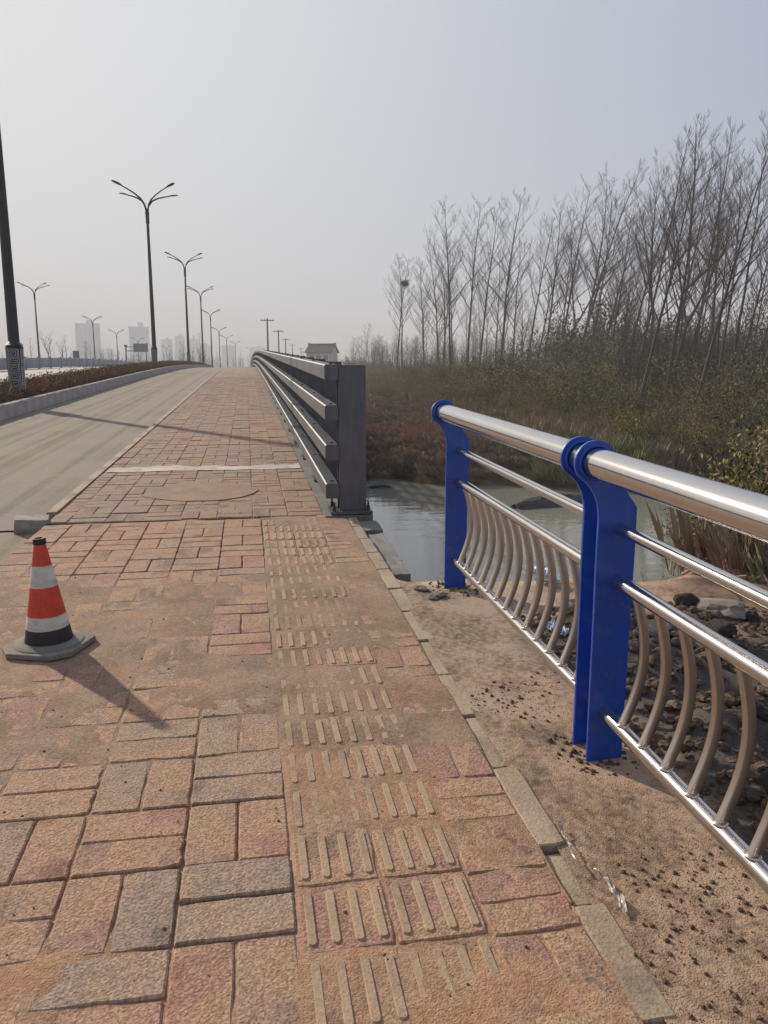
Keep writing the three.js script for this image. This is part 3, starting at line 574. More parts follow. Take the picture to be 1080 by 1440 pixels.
// ------------------------------------------------------------------ vegetation
// pixel of the photograph -> point on level y (trees and shrubs are placed where their foot shows on the far bank)
const fwd = V(Math.sin(YAW) * Math.cos(PITCH), -Math.sin(PITCH), -Math.cos(YAW) * Math.cos(PITCH)), rgt = V(Math.cos(YAW), 0, Math.sin(YAW)), upv = V().crossVectors(rgt, fwd);
function onLevel(px, py, y) { const r = fwd.clone().multiplyScalar(FPX).addScaledVector(rgt, px - 540).addScaledVector(upv, 720 - py); const k = (y - EYE) / r.y; return [r.x * k, -r.z * k]; }
function bareTree(seed, H, o = {}) { // tapered trunk with limbs, branches and twigs
  const r = rng(seed), trunk = new Tubes(), crown = new Tubes();
  const lean = o.lean ?? 0, r0 = o.r0 ?? H * .0082, low = o.low ?? .38, nl = o.limbs ?? 22, sub = o.sub ?? 8, tw = o.twigs ?? 6;
  const axis = (base, dir, len, n, wob, upPull) => { const pts = [base.clone()], d = dir.clone().normalize(), p = base.clone(); for (let k = 1; k <= n; k++) { d.x += (r() - .5) * wob; d.z += (r() - .5) * wob; d.y += (r() - .5) * wob * .5 + upPull; d.normalize(); p.addScaledVector(d, len / n); pts.push(p.clone()); } return pts; };
  const at = (pts, f) => { const x = f * (pts.length - 1), i = Math.min(pts.length - 2, Math.floor(x)); return pts[i].clone().lerp(pts[i + 1], x - i); };
  const spray = (base, dir, len, rad, lev) => {
    const pts = axis(base, dir, len, lev ? 3 : 5, lev ? .3 : .24, lev ? .03 : .05), n = pts.length;
    crown.add(pts, pts.map((_, i) => rad * (1 - .82 * i / (n - 1))), lev === 0 ? 5 : 3);
    if (lev === 2) return;
    const m = lev === 0 ? sub : tw;
    for (let k = 0; k < m; k++) {
      const f = .22 + .78 * (k + r()) / m, b = at(pts, f), d = pts[n - 1].clone().sub(pts[0]).normalize(), a = r() * 6.28, sd = V(Math.cos(a), .25 + r() * .5, Math.sin(a));
      d.multiplyScalar(.75 + r() * .3).addScaledVector(sd, .55 + r() * .25).normalize();
      spray(b, d, len * (lev === 0 ? .42 : .5) * (1.15 - f * .55) * (.6 + r() * .7), Math.max(.008, rad * (lev ? .42 : .45) * (1 - f * .5)), lev + 1);
    }
  };
  const stems = o.fork ? 2 : 1; let main = axis(V(0, -.4, 0), V(lean, 1, (r() - .5) * .06), H * (o.fork ? .4 : 1), o.fork ? 7 : 14, .075, o.fork ? .0 : .02);
  const taper = (n, a, b) => Array.from({ length: n }, (_, i) => mix(a, b, Math.pow(i / (n - 1), .9)));
  const tops = [];
  if (!o.fork) { trunk.add(main, taper(main.length, r0, r0 * .1), 8); tops.push([main, low, r0, nl]); }
  else { trunk.add(main, taper(main.length, r0 * 1.15, r0 * .8), 8); const e = main[main.length - 1]; for (let k = 0; k < 2 + (o.fork > 1); k++) { const a = k * 2.4 + r(); const q = axis(e, V(Math.cos(a) * .42 + lean, 1, Math.sin(a) * .42), H * (.52 + r() * .1), 10, .1, .05); trunk.add(q, taper(q.length, r0 * .72, r0 * .08), 6); tops.push([q, .08, r0 * .72, Math.round(nl * .55)]); } }
  for (const [pts, lo, rr, n] of tops) for (let k = 0; k < n; k++) {
    const f = lo + (1 - lo) * Math.pow((k + r() * .8) / n, .85); if (f > .995) continue; const b = at(pts, f), a = k * 2.4 + r() * 1.2;
    spray(b, V(Math.cos(a) * (.62 + r() * .25), .75 + r() * .35, Math.sin(a) * (.62 + r() * .25)), H * (.07 + .20 * Math.pow(1 - (f - lo) / (1 - lo), .8)) * (.6 + r() * .6), Math.max(.012, rr * (1 - f) * .62), 0);
  }
  return [trunk.build(), crown.build()];
}
const planar = (g, k = 1) => { const p = g.attributes.position, uv = []; for (let i = 0; i < p.count; i++) uv.push((p.getX(i) + p.getZ(i)) * k, p.getY(i) * k * .4); g.setAttribute('uv', new THREE.Float32BufferAttribute(uv, 2)); return g; };
const treeGeo = [[11, 19, {}], [12, 18, { low: .45, limbs: 19 }], [13, 20, { low: .34, limbs: 24 }], [14, 18, { fork: 1, limbs: 26 }], [15, 19, { low: .5, limbs: 18 }], [16, 17, { fork: 2, limbs: 26 }], [17, 19.5, { low: .42 }]].map(([s, h, o]) => { const [a, b] = bareTree(s, h, o); return [planar(a), b]; });
const frontY = [[480, 533], [560, 545], [640, 552], [700, 550], [780, 556], [830, 566], [890, 600], [960, 604], [1080, 604], [1300, 610]];
const frontS = [[480, 537], [560, 553], [640, 572], [700, 585], [800, 602], [900, 622], [1000, 636], [1080, 644], [1300, 660]];
let nestTree;
{
  const r = rng(4711), seen = [];
  const plant = (px, py, vi, hs, leanX, label) => {
    let y = -1.7, x, d; for (let k = 0; k < 4; k++) { [x, d] = onLevel(px, py, y); y = T(x, d); }
    hs *= py > 575 ? .92 : px > 640 && px < 830 ? 1.24 : px >= 830 ? 1.0 : 1.08;
    const t = thing('bare_tree', label, 'tree', [x, y, -d], 'bare trees on the far bank');
    part('trunk', treeGeo[vi][0], M.bark, t); part('crown', treeGeo[vi][1], M.twig, t);
    t.scale.set(hs * (.9 + r() * .2), hs, hs * (.9 + r() * .2)); t.rotation.order = 'ZYX'; t.rotation.set((r() - .5) * .06, r() * 6.28, -leanX); seen.push([x, d]); return t;
  };
  const LL = 'slender bare poplar leaning to one side above the shrubs of the bank', LS = 'straight slender bare tree in the hazy far part of the grove', LF = 'bare tree with a forked trunk among the leaning poplars';
  // front row as the photograph shows it: foot pixel, variant, height factor, lean
  for (const [px, py, v, h, l] of [[888, 604, 0, .92, .24], [932, 590, 2, 1.0, .16], [967, 608, 6, .92, .2], [1000, 592, 1, .98, .17], [1052, 600, 4, .86, .2], [867, 566, 1, 1.02, .13], [822, 545, 2, 1.04, .14], [780, 552, 6, .95, .1], [760, 545, 0, 1.05, .09], [735, 548, 4, .9, .12], [905, 560, 3, 1.1, .05], [870, 545, 5, 1.15, .03], [700, 548, 2, .98, .05], [672, 546, 0, 1.02, .06], [655, 549, 6, .95, .03], [632, 552, 4, .98, .02], [618, 545, 2, .95, .02], [596, 540, 0, 1.0, .02], [1100, 592, 0, .95, .2], [1140, 590, 2, .95, .18]]) plant(px, py, v, h, l, v === 3 || v === 5 ? LF : px > 720 ? LL : LS);
  nestTree = plant(566, 542, 1, 1.0, .01, 'tall bare tree holding a dark bird nest at the open end of the grove'); plant(556, 540, 6, .98, .03, LS);
  for (let k = 0; k < 56; k++) { // trees standing deeper in the grove
    const px = 585 + 560 * Math.pow((k + r()) / 56, .92), f = poly(frontY, px), py = Math.max(527.5, mix(f, 526, .28 + .6 * r()));
    const v = [0, 1, 2, 4, 6, 3][Math.floor(r() * 5.4)]; plant(px, py, v, .86 + r() * .26, px > 740 ? .06 + r() * .16 : r() * .06, v === 3 ? LF : px > 740 ? LL : LS);
  }
  { // nest: ball of sticks in the crown
    const q = new Tubes(), n = rng(8); for (let k = 0; k < 160; k++) { const a = n() * 6.28, b = (n() - .5) * 2.4, c = V(Math.cos(a) * Math.cos(b) * .42, Math.sin(b) * .36, Math.sin(a) * Math.cos(b) * .42), e = V(n() - .5, (n() - .5) * .6, n() - .5).normalize().multiplyScalar(.5); q.add([c.clone().sub(e), c.clone().add(e)], [.022, .014], 3); }
    const core = new THREE.IcosahedronGeometry(.42, 1); core.deleteAttribute('uv'); const m = single('bird_nest', merge([q.build(), core]), M.twig, 'dark ball shaped bird nest of sticks high in a bare tree', 'nest');
    const p = nestTree.position; m.position.set(p.x + .3, p.y + 15.6, p.z + .1);
  }
}
// leafy shrubs: arching stems with leaves scattered along them
function shrubGeo(seed, w, h, stems, leaves, size, cols) {
  const r = rng(seed), T2 = new Tubes(), pos = [], nor = [], col = [], idx = [];
  const clump = []; for (let k = 0; k < 9; k++) clump.push([Math.cos(k * 2.4) * w * .33 * r(), .35 + r() * .5, Math.sin(k * 2.4) * w * .33 * r(), .5 + r()]);
  for (let s = 0; s < stems; s++) {
    const a = r() * 6.28, rad = w * .5 * Math.sqrt(r()), hh = h * (.55 + .45 * r()) * (1 - .35 * (rad / (w * .5)) ** 2), b = V(Math.cos(a) * rad * .6, -.15, Math.sin(a) * rad * .6), e = V(Math.cos(a) * rad + (r() - .5) * .3, hh, Math.sin(a) * rad + (r() - .5) * .3), m = b.clone().lerp(e, .55).add(V((r() - .5) * .3, h * .07, (r() - .5) * .3));
    T2.add([b, m, e], [.0065 * h ** .5, .005 * h ** .5, .002], 3);
    const n = Math.round(leaves / stems * (.4 + 1.2 * r())), tone = cols[Math.floor(r() * cols.length)];
    for (let k = 0; k < n; k++) {
      const f = .25 + .8 * r(), c = f < .55 ? b.clone().lerp(m, f / .55) : m.clone().lerp(e, (f - .55) / .45);
      c.x += (r() - .5) * w * .16; c.y += (r() - .5) * h * .1; c.z += (r() - .5) * w * .16;
      const u = V(r() - .5, r() - .3, r() - .5).normalize(), q = V(r() - .5, r() - .5, r() - .5).cross(u).normalize(), L = size * (.6 + .8 * r()), o = pos.length / 3, nn = V().crossVectors(u, q).normalize(); if (nn.y < 0) nn.negate();
      for (const [i, j] of [[0, 0], [.5, .27], [1, 0], [.5, -.27]]) { pos.push(c.x + u.x * L * i + q.x * L * j, c.y + u.y * L * i + q.y * L * j, c.z + u.z * L * i + q.z * L * j); nor.push(nn.x, nn.y, nn.z); const v = .75 + .5 * ((k * 7919 % 97) / 97); col.push(tone[0] * v, tone[1] * v, tone[2] * v); }
      idx.push(o, o + 1, o + 2, o, o + 2, o + 3);
    }
  }
  const g = new THREE.BufferGeometry(); g.setAttribute('position', new THREE.Float32BufferAttribute(pos, 3)); g.setAttribute('normal', new THREE.Float32BufferAttribute(nor, 3)); g.setAttribute('color', new THREE.Float32BufferAttribute(col, 3)); g.setIndex(idx);
  return [T2.build(), g];
}
const OLIVE = [[.13, .13, .055], [.16, .15, .07], [.11, .115, .05]], BROWN = [[.19, .14, .085], [.16, .115, .07], [.2, .155, .09]], YEL = [[.32, .28, .06], [.26, .24, .06], [.2, .19, .06]], GREYG = [[.16, .165, .105], [.18, .175, .115], [.13, .135, .085]];
{
  const r = rng(313);
  const kinds = [
    ['olive', shrubGeo(21, 4.2, 3.6, 70, 2800, .13, OLIVE)], ['olive', shrubGeo(22, 5, 4.4, 80, 3200, .14, [...OLIVE, ...GREYG])], ['grey green', shrubGeo(23, 4.6, 3.0, 70, 2800, .12, GREYG)],
    ['brown', shrubGeo(24, 3.8, 2.6, 90, 1700, .11, BROWN)], ['yellow green', shrubGeo(25, 3.2, 3.4, 55, 1900, .13, YEL)], ['yellow green', shrubGeo(26, 2.6, 2.2, 70, 3000, .075, [...YEL, ...OLIVE, ...OLIVE, ...BROWN])]];
  const where = { olive: 'olive leaved shrub in the thicket under the bare trees', 'grey green': 'grey green shrub at the front of the thicket', brown: 'brown half bare shrub among the dry grass of the bank', 'yellow green': 'yellow leaved shrub standing out from the olive thicket' };
  const put = (px, py, k, s, lab) => {
    let y = -1.7, x, d; for (let q = 0; q < 4; q++) { [x, d] = onLevel(px, py, y); y = T(x, d); }
    const t = thing('shrub', lab ?? where[kinds[k][0]], 'shrub', [x, y, -d], kinds[k][0] + ' shrubs on the bank'); part('stems', kinds[k][1][0], M.stem, t); part('foliage', kinds[k][1][1], M.leafS, t); t.scale.setScalar(s); t.scale.y *= .85 + r() * .3; t.rotation.y = r() * 6.28;
  };
  put(698, 572, 4, 1.25, 'tall yellow leaved shrub at the corner of the thicket by the dry grass'); put(735, 570, 5, .9); put(838, 590, 4, .8); put(890, 640, 4, .62); put(925, 668, 5, .7); put(835, 592, 5, .6);
  for (let k = 0; k < 150; k++) {
    const px = 560 + 640 * ((k + r()) / 150), f = poly(frontS, px), g = r(), py = Math.max(531, mix(f, 531, Math.pow(g, 1.1)));
    const q = r(), kind = g < .12 ? (q < .5 ? 3 : 2) : q < .38 ? 0 : q < .68 ? 1 : q < .86 ? 2 : q < .95 ? 3 : 4;
    put(px, py, kind, (.8 + r() * .55) * (kind > 3 ? .8 : 1) * mix(.5, 1, sstep(0, .5, g)));
  }
  for (let k = 0; k < 16; k++) put(770 + 22 * k + r() * 20, 541 + r() * 14, r() < .7 ? 1 : 0, 1.7 + r() * .8, 'tall olive leafy tree shrub rising behind the leaning poplars');
  // near bank, right: loose bushes between railing and water
  for (const [x, d, k, s] of [[12.6, 17.2, 5, .85], [14.0, 18.2, 4, .7], [14.6, 16.4, 5, .9], [11.2, 15.6, 3, .55], [10.3, 14.2, 3, .5], [9.0, 12.6, 3, .42], [16.5, 20, 0, .7], [17, 17.5, 1, .7], [18.5, 22, 2, .9], [7.7, 11.2, 3, .35], [13.2, 15.0, 2, .5], [12.2, 18.9, 3, .5]]) {
    const t = thing('shrub', k > 3 ? 'yellow leaved bush on the near bank beyond the railing' : k === 3 ? 'brown scrubby bush on the near bank behind the railing' : 'green bush on the near bank behind the railing', 'shrub', [x, T(x, d), -d], 'near bank bushes'); part('stems', kinds[k][1][0], M.stem, t); part('foliage', kinds[k][1][1], M.leafS, t); t.scale.setScalar(s); t.rotation.y = r() * 6.28;
  }
  for (const [px, py, k, s] of [[1045, 775, 5, 1.25], [1085, 765, 4, 1.0], [1120, 770, 5, 1.2], [995, 775, 2, .6], [1010, 795, 3, .5], [950, 800, 3, .35], [975, 815, 3, .4], [1050, 805, 3, .5], [1075, 825, 3, .42], [1020, 830, 3, .34], [960, 840, 3, .26], [1000, 845, 3, .26], [1070, 850, 3, .3], [1110, 830, 3, .45], [1150, 800, 3, .6]]) {
    let y = -1, x, d; for (let q = 0; q < 12; q++) { [x, d] = onLevel(px, py, y); y = mix(y, T(x, d), .6); }
    const t = thing('shrub', k > 3 ? 'yellow leaved bush on the near bank beyond the railing' : k === 3 ? 'brown scrubby bush on the near bank behind the railing' : 'green bush on the near bank behind the railing', 'shrub', [x, T(x, d), -d], 'near bank bushes'); part('stems', kinds[k][1][0], M.stem, t); part('foliage', kinds[k][1][1], M.leafS, t); t.scale.setScalar(s); t.rotation.y = r() * 6.28;
  }
  { // rounded evergreen at the far end of the grove
    const [a, b] = shrubGeo(29, 7, 5.5, 90, 3200, .3, [[.03, .042, .022], [.036, .05, .026]]);
    for (const [px, s] of [[497, 1.25], [514, .95], [536, 1.05]]) { const [x, d] = onLevel(px, 531, -1.4); const t = thing('evergreen_tree', 'dark rounded evergreen at the hazy far end of the grove', 'tree', [x, T(x, d) , -d], 'far evergreens'); part('stems', a, M.stem, t); part('crown', b, M.leafS, t); t.scale.setScalar(s); }
  }
}
function scatter(name, geo, mat, list, label, category) { // list of [x, y, z, ry, s, sy, tint]
  const m = new THREE.InstancedMesh(geo, mat, list.length), o = new THREE.Object3D(), c = new THREE.Color();
  list.forEach(([x, y, z, ry, s, sy, t, tl], i) => { o.position.set(x, y, z); o.rotation.set(tl ?? 0, ry, (tl ?? 0) * .6); o.scale.set(s, sy ?? s, s); o.updateMatrix(); m.setMatrixAt(i, o.matrix); m.setColorAt(i, c.setRGB(...(t ?? [1, 1, 1]))); });
  m.name = name; shade(m); stuff(m, label, category); scene.add(m); return m;
}
{
  const r = rng(919);
  const inView = (px, py) => { let y = -1.7, x, d; for (let q = 0; q < 3; q++) { [x, d] = onLevel(px, py, y); y = T(x, d); } return [x, y, d]; };
  // undergrowth mass between the shrubs
  const [sa, sb] = shrubGeo(41, 2.4, 2.0, 40, 560, .085, [[1, .95, .55], [.9, .78, .5]]); 
  const under = []; for (let k = 0; k < 5200; k++) { const px = 520 + 700 * r(), f = poly(frontS, px), g = r(); const py = Math.max(530, mix(f + 10, 530, Math.pow(g, .95))), [x, y, d] = inView(px, py); if (y < WATER + .15) continue; const v = r() * .55 + .45 * sstep(-.3, .3, fbm(x * .12, d * .12, 401, 3)), s = (.55 + r() * .85) * mix(.5, 1, sstep(0, .45, g)); under.push([x, y, -d, r() * 6.28, s, s * (.7 + r() * .8), v < .3 ? [.17, .185, .13] : v < .5 ? [.21, .215, .13] : v < .72 ? [.25, .205, .16] : [.30, .275, .15]]); }
  scatter('undergrowth', sb, M.leafS, under, 'tangled olive undergrowth filling the foot of the grove', 'undergrowth');
  scatter('undergrowth_stems', sa, M.stem, under.map((u) => [...u.slice(0, 6)]), 'thin brown stems of the undergrowth', 'undergrowth');
  // bare thicket of saplings behind the front trees
  const [ta, tb] = bareTree(51, 7, { limbs: 20, sub: 6, twigs: 4, low: .12, r0: .05 }); const sap = merge([ta, tb]);
  const th = []; for (let k = 0; k < 1100; k++) { const px = 500 + 700 * r(), f = poly(frontY, px), py = Math.max(526.5, mix(f - 2, 526, Math.pow(r(), .55))), [x, y, d] = inView(px, py), s = .45 + r() * .75; th.push([x, y, -d, r() * 6.28, s, s * (.8 + r() * .5)]); }
  scatter('sapling_thicket', sap, M.twig, th, 'grey brown thicket of bare saplings inside the grove', 'thicket');
  // far-off wood behind the grove
  const wood = merge([treeGeo[2][0].clone(), treeGeo[2][1].clone()].map((g) => { g.deleteAttribute('uv'); return g; }));
  const fw = []; for (let k = 0; k < 170; k++) { const a = r(), d = 190 + 150 * r(), x = 24 + a * 190 + (d - 190) * .25, s = .5 + r() * .2 + a * .3; fw.push([x, T(x, d), -d, r() * 6.28, s]); }
  for (let k = 0; k < 26; k++) { const [x, d] = onLevel(492 + 100 * r(), 528 + r() * 2, -1.5); fw.push([x, T(x, d), -d, r() * 6.28, .55 + r() * .2]); }
  scatter('distant_wood', wood, M.twig, fw, 'far bare wood fading into the haze behind the grove', 'wood');
  // dry grass and weeds on the banks
  const blade = (seed, n, h, w, spread) => { const q = rng(seed), pos = [], col = [], idx = []; for (let k = 0; k < n; k++) { const a = q() * 6.28, rr = spread * Math.sqrt(q()), x = Math.cos(a) * rr, z = Math.sin(a) * rr, b = a + q() * 2, hh = h * (.5 + q() * .7), lx = Math.cos(b) * hh * (.15 + q() * .5), lz = Math.sin(b) * hh * (.15 + q() * .5), o = pos.length / 3, v = .7 + q() * .6; pos.push(x - w * Math.sin(b), 0, z + w * Math.cos(b), x + w * Math.sin(b), 0, z - w * Math.cos(b), x + lx * .45, hh * .65, z + lz * .45, x + lx, hh, z + lz); for (let i = 0; i < 4; i++) col.push(v, v, v); idx.push(o, o + 1, o + 2, o + 2, o + 1, o + 3); } return rawGeo(pos, null, idx, col); };
  const tuft = blade(61, 95, .55, .0048, .36), dry = [];
  for (let k = 0; k < 5200; k++) { const px = 500 + 640 * r(), f = poly(frontS, px), py = f - 14 + Math.pow(r(), 1.2) * 110, [x, y, d] = inView(px, py); if (y < WATER + .12 || d < poly(FAR, x) - 1.5) continue; const n = fbm(x * .16, d * .16, 201, 3) + (r() - .5) * .35, low = x < 13 - Math.max(0, 40 - d) * .15 ? .42 : 1, s = (.6 + r() * .9) * low; dry.push([x, y - .02, -d, r() * 6.28, s * (low < 1 ? 1.5 : 1), s * (.6 + r() * .7), n > -.02 ? [.27, .16, .105] : n > -.2 ? [.22, .155, .11] : [.2, .185, .085]]); }
  for (let k = 0; k < 2600; k++) { const x = 3.5 + 12 * r(), d = poly(FAR, x) + .4 + 40 * Math.pow(r(), 1.4), y = T(x, d), s = .25 + .4 * r(); if (y < WATER + .15) continue; dry.push([x, y - .02, -d, r() * 6.28, s * 1.4, s * (.5 + r() * .8), r() < .5 ? [.2, .13, .09] : r() < .5 ? [.26, .2, .14] : [.15, .1, .07]]); }
  for (let k = 0; k < 1500; k++) { const x = 3.6 + 16 * Math.pow(r(), 1.3), d = poly(NEAR, x) - (r() * 1.15 - .1) * poly(WID, x), y = T(x, d); if (d < 3.6 || y < WATER + .08 || (x < 4.4 && d < 6.4 && r() > .25)) continue; const s = (.35 + r() * .75) * (.45 + Math.min(.7, x / 14)); dry.push([x, y - .02, -d, r() * 6.28, s, s * (.6 + r() * .9), r() < .6 ? [.2, .12, .085] : r() < .5 ? [.23, .185, .11] : [.13, .13, .06]]); }
  scatter('dry_grass', tuft, M.leafS, dry, 'dry reddish grass and weeds covering the river banks', 'grass');
  // crumbs of soil on the dirt ledge and the right edge of the walkway
  const crumb = (() => { const g = new THREE.IcosahedronGeometry(1, 1), p = g.attributes.position; for (let i = 0; i < p.count; i++) { const v = V().fromBufferAttribute(p, i), k = 1 + .5 * fbm(v.x * 2.1 + 5, v.y * 2.1 + v.z * 1.7, 71, 3); p.setXYZ(i, v.x * k, v.y * k * .75, v.z * k); } g.computeVertexNormals(); return g; })();
  const cr = []; const surf = (x, d) => x > 1.03 ? T(x, d) : P(d) + .004;
  for (let k = 0; k < 5200; k++) { let x = 1.0 + .75 * r(), d = 1.2 + 3.6 * r(); const dens = fbm(x * 2.4, d * 2.4, 301, 3) + .25 * Math.exp(-(((x - 1.15) / .2) ** 2 + ((d - 3.2) / .7) ** 2)) + .18 * Math.exp(-(((x - 1.45) / .25) ** 2 + ((d - 1.9) / .6) ** 2)); if (dens < .08 + .3 * r()) continue; const s = .0015 + .0075 * Math.pow(r(), 5); const v = .7 + r() * .7; cr.push([x, surf(x, d) + s * .3, -d, r() * 6.28, s, s, [v, v * .92, v * .85], (r() - .5)]); }
  for (let k = 0; k < 500; k++) { const x = -1.8 + 2.8 * r(), d = 1.3 + 4.6 * Math.pow(r(), 1.2); const s = .0015 + .0045 * Math.pow(r(), 4) ; cr.push([x, P(d) + .002, -d, r() * 6.28, s, s, [1.3, 1.15, 1]]); }
  for (let k = 0; k < 3500; k++) { const x = 1.62 + 1.7 * r(), d = .9 + 3.6 * r(); const s = .006 + .028 * Math.pow(r(), 2.6), v = .5 + r() * .9; cr.push([x, T(x, d) + s * .3, -d, r() * 6.28, s, s * .8, [v, v * .95, v * .9], (r() - .5)]); }
  for (let k = 0; k < 260; k++) { const q = r() < .5 ? 2.86 : 5.17, a = r() * 6.28, rr = .03 + .13 * r(), x = 1.4 + Math.cos(a) * rr * 1.2, d = q + Math.sin(a) * rr * 1.4, s = .004 + .012 * r() * r(); cr.push([x, T(x, d) + s * .3, -d, a, s, s, [.8, .7, .6]]); }
  scatter('soil_crumbs', crumb, M.clod, cr, 'dark soil crumbs strewn over the dirt beside the railing', 'soil');
  // bigger lumps behind the railing, each its own
  const lump = (seed, sub = 2) => { const g = new THREE.IcosahedronGeometry(1, 3), p = g.attributes.position, uv = g.attributes.uv; for (let i = 0; i < p.count; i++) { const v = V().fromBufferAttribute(p, i), k = 1 + .55 * fbm(v.x * 1.3 + seed, v.y * 1.3 + v.z * 1.1, seed, 4) + .12 * fbm(v.x * 6, v.y * 6 + v.z * 5, seed + 3, 3); p.setXYZ(i, v.x * k, v.y * k * .7, v.z * k); uv.setXY(i, v.x * .4 + v.z * .2, v.y * .4 + v.z * .3); } g.computeVertexNormals(); return g; };
  const L = [lump(81), lump(82), lump(83), lump(84)];
  const labs = 'dark lump of dug soil in the heap behind the railing';
  for (let k = 0; k < 46; k++) { const x = 1.72 + 1.35 * Math.pow(r(), 1.2), d = 1.6 + 2.9 * r(), s = .025 + .075 * r() * r(); const m = single('soil_lump', L[k % 4], M.darkSoil, labs, 'soil lump', 'soil lumps behind the railing'); m.position.set(x, T(x, d) + s * .35, -d); m.rotation.set(r() * .6, r() * 6.28, r() * .6); m.scale.setScalar(s); }
  const stoneM = std({ map: concMap, color: rgb(.30, .26, .22), roughness: .95, bumpMap: brickBump, bumpScale: .004 });
  for (const [x, d, w, l, lab] of [[2.22, 3.95, .30, .22, 'pale flat concrete chunk lying on the soil heap behind the railing'], [1.95, 4.35, .2, .16, 'small pale stone beside the flat concrete chunk'], [2.9, 4.3, .34, .26, 'tan flat stone between soil heap and dry brush']]) { const m = single('rubble_stone', L[1], stoneM, lab, 'stone'); m.position.set(x, T(x, d) + .03, -d); m.scale.set(w / 2, .09, l / 2); m.rotation.y = x * 3; }
  for (let k = 0; k < 9; k++) { // dead roots and sticks
    const x = 3.0 + r() * 1.6, d = 4.2 + r() * 1.5, a = r() * 6.28, n = 6, pts = [], len = .35 + r() * .6; let q = a; for (let i = 0; i < n; i++) { q += (r() - .5) * .8; const o = pts[i - 1]; const px = o ? o.x + Math.cos(q) * len / n : x, pz = o ? o.z + Math.sin(q) * len / n : -d; pts.push(V(px, T(px, -pz) + .02 + (i % 3) * .025, pz)); }
    single('dead_root', tube(pts, pts.map((_, i) => .013 * (1 - i / n * .7)), 6), std({ map: soilMap, color: rgb(.42, .34, .26), roughness: 1 }), 'pale dead root lying on the red brown brushy soil behind the railing', 'root', 'dead roots behind the railing');
  }
  // plastic scraps
  const scrap = (seed, w, l, x, d, up, lab, mat) => { const g = new THREE.PlaneGeometry(w, l, 14, 22).rotateX(-Math.PI / 2), p = g.attributes.position; for (let i = 0; i < p.count; i++) { const X = p.getX(i), Z = p.getZ(i), e = .55 + .45 * fbm(Z * 14, 3, seed, 3); const xx = X * e + .03 * fbm(Z * 9, 1, seed + 2, 3), y = .006 + Math.abs(.035 * fbm(X * 30, Z * 24, seed + 5, 3)); p.setXYZ(i, xx, y, Z); } g.computeVertexNormals(); const m = single('plastic_scrap', g, mat ?? M.plastic, lab, 'plastic scrap'); m.position.set(x, surf(x, d) + up, -d); return m; };
  scrap(5, .035, .2, 1.065, 2.02, .004, 'crumpled clear plastic strip along the edging stone'); scrap(9, .02, .22, 1.02, 2.26, .006, 'thin plastic thread at the end of an edging stone');
  const blueM = new THREE.MeshPhysicalMaterial({ color: rgb(.42, .52, .66), roughness: .35, transmission: .2, thickness: 0, side: THREE.DoubleSide });
  scrap(15, .3, .28, 2.05, 5.2, .03, 'pale blue plastic bag on the ledge edge behind the balusters', blueM).scale.y = 3; scrap(25, .16, .2, 1.72, 4.05, .02, 'small pale plastic bag beside the railing post', blueM).scale.y = 3;
  for (const [x, d, s] of [[1.15, 5.15, .06], [1.22, 4.98, .075]]) { const m = single('rubble_stone', L[2], stoneM, 'small pale broken stone by the edging near the ledge end', 'stone', 'stones by the ledge end'); m.position.set(x, T(x, d) + .012, -d); m.scale.set(s, s * .4, s * .7); m.rotation.y = d * 9; }
  // muddy spit and floating snag in the river
  const spit = single('mud_spit', L[3], M.darkSoil, 'low dark mud spit rising out of the river', 'mud bank'); spit.position.set(10.4, WATER - .05, -25.2); spit.scale.set(2.0, .55, .5); spit.rotation.y = .25;
  const snag = single('floating_snag', tube([V(0, 0, 0), V(.5, .08, .1), V(.9, .02, .15)], [.05, .07, .03], 6), M.bark, 'dark snag floating on the water beside the end post', 'driftwood'); snag.position.set(4.55, WATER + .02, -30);
}
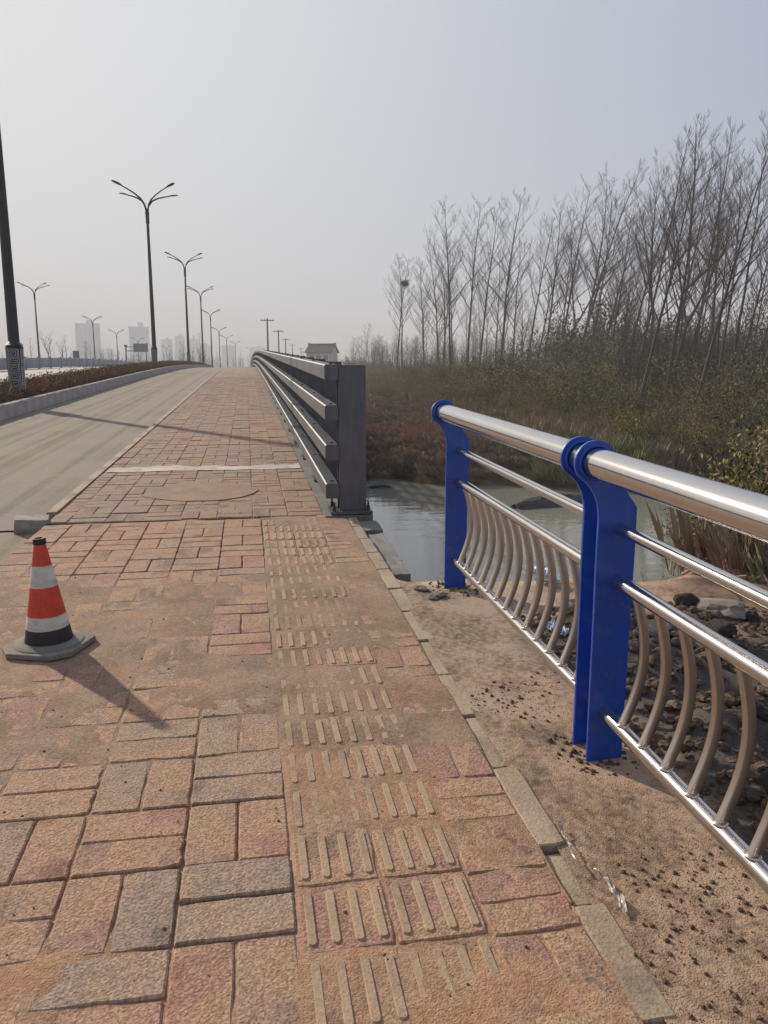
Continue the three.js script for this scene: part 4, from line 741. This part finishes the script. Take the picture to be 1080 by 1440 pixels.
// hedge in the median: low reddish shrubs
{
  const [a, b] = shrubGeo(71, .55, .42, 22, 150, .055, [[.15, .065, .045], [.20, .085, .06], [.10, .06, .03], [.17, .11, .06]]), r = rng(606), list = [];
  for (let d = 8; d < 145; ) { for (let x = -7.55; x < -6.05; x += .26) list.push([x + (r() - .5) * .15, P(d) + .2, -d + (r() - .5) * .2, r() * 6.28, .8 + r() * .5, .75 + r() * .5, [.8 + r() * .5, .8 + r() * .4, .8 + r() * .4]]); d += d < 50 ? .26 : .5; }
  const t = thing('median_hedge', 'low reddish brown hedge planted along the road median', 'hedge');
  const m = scatter('foliage', b, M.leafS, list, '', ''), s = scatter('stems', a, M.stem, list.map((l) => l.slice(0, 6)), '', ''); for (const q of [m, s]) { t.add(q); q.userData = { kind: 'stuff' }; }
}
// young street trees on the far side of the carriageway, and the bare scrub beyond the crest
{
  const r = rng(808), G = [1, 2, 3].map((s) => bareTree(900 + s, 4.4, { limbs: 8, sub: 4, twigs: 2, low: .42, r0: .055, fork: s === 2 ? 2 : 0 }));
  for (let k = 0; k < 34; k++) { const d = 104 + k * 5.2 + r() * 2, x = -25 - r() * 1.6, g = G[Math.floor(r() * 3)], t = thing('young_tree', 'small pruned bare street tree behind the grey barrier', 'tree', [x, P(d), -d], 'young trees behind the barrier'); part('trunk', g[0], M.bark, t); part('crown', g[1], M.twig, t); t.rotation.y = r() * 6.28; t.scale.setScalar(.85 + r() * .4); }
  const G2 = [bareTree(931, 6, { limbs: 16, sub: 5, twigs: 3, low: .15, r0: .06 }), bareTree(932, 7, { limbs: 16, sub: 5, twigs: 3, low: .2, r0: .06 })];
  for (let k = 0; k < 30; k++) { const d = 165 + r() * 120, x = -9 - r() * 13 + (d - 165) * .02, g = G2[k % 2], t = thing('roadside_scrub', 'bare upright scrub tree between the two lamp rows past the crest', 'tree', [x, Math.max(-.6, P(d)), -d], 'scrub trees past the crest'); part('trunk', g[0], M.bark, t); part('crown', g[1], M.twig, t); t.rotation.y = r() * 6.28; t.scale.setScalar(.75 + r() * .5); }
  const fl = []; const far = merge(G2[0]); for (let k = 0; k < 500; k++) { const d = 300 + r() * 300, x = -40 - (d - 250) * .35 + (r() - .35) * 300; fl.push([x, -1.1, -d, r() * 6.28, 1 + r() * .8]); }
  scatter('distant_tree_line', far, M.twig, fl, 'faint line of bare trees on the left horizon', 'trees');
}
renderer.render(scene, camera);
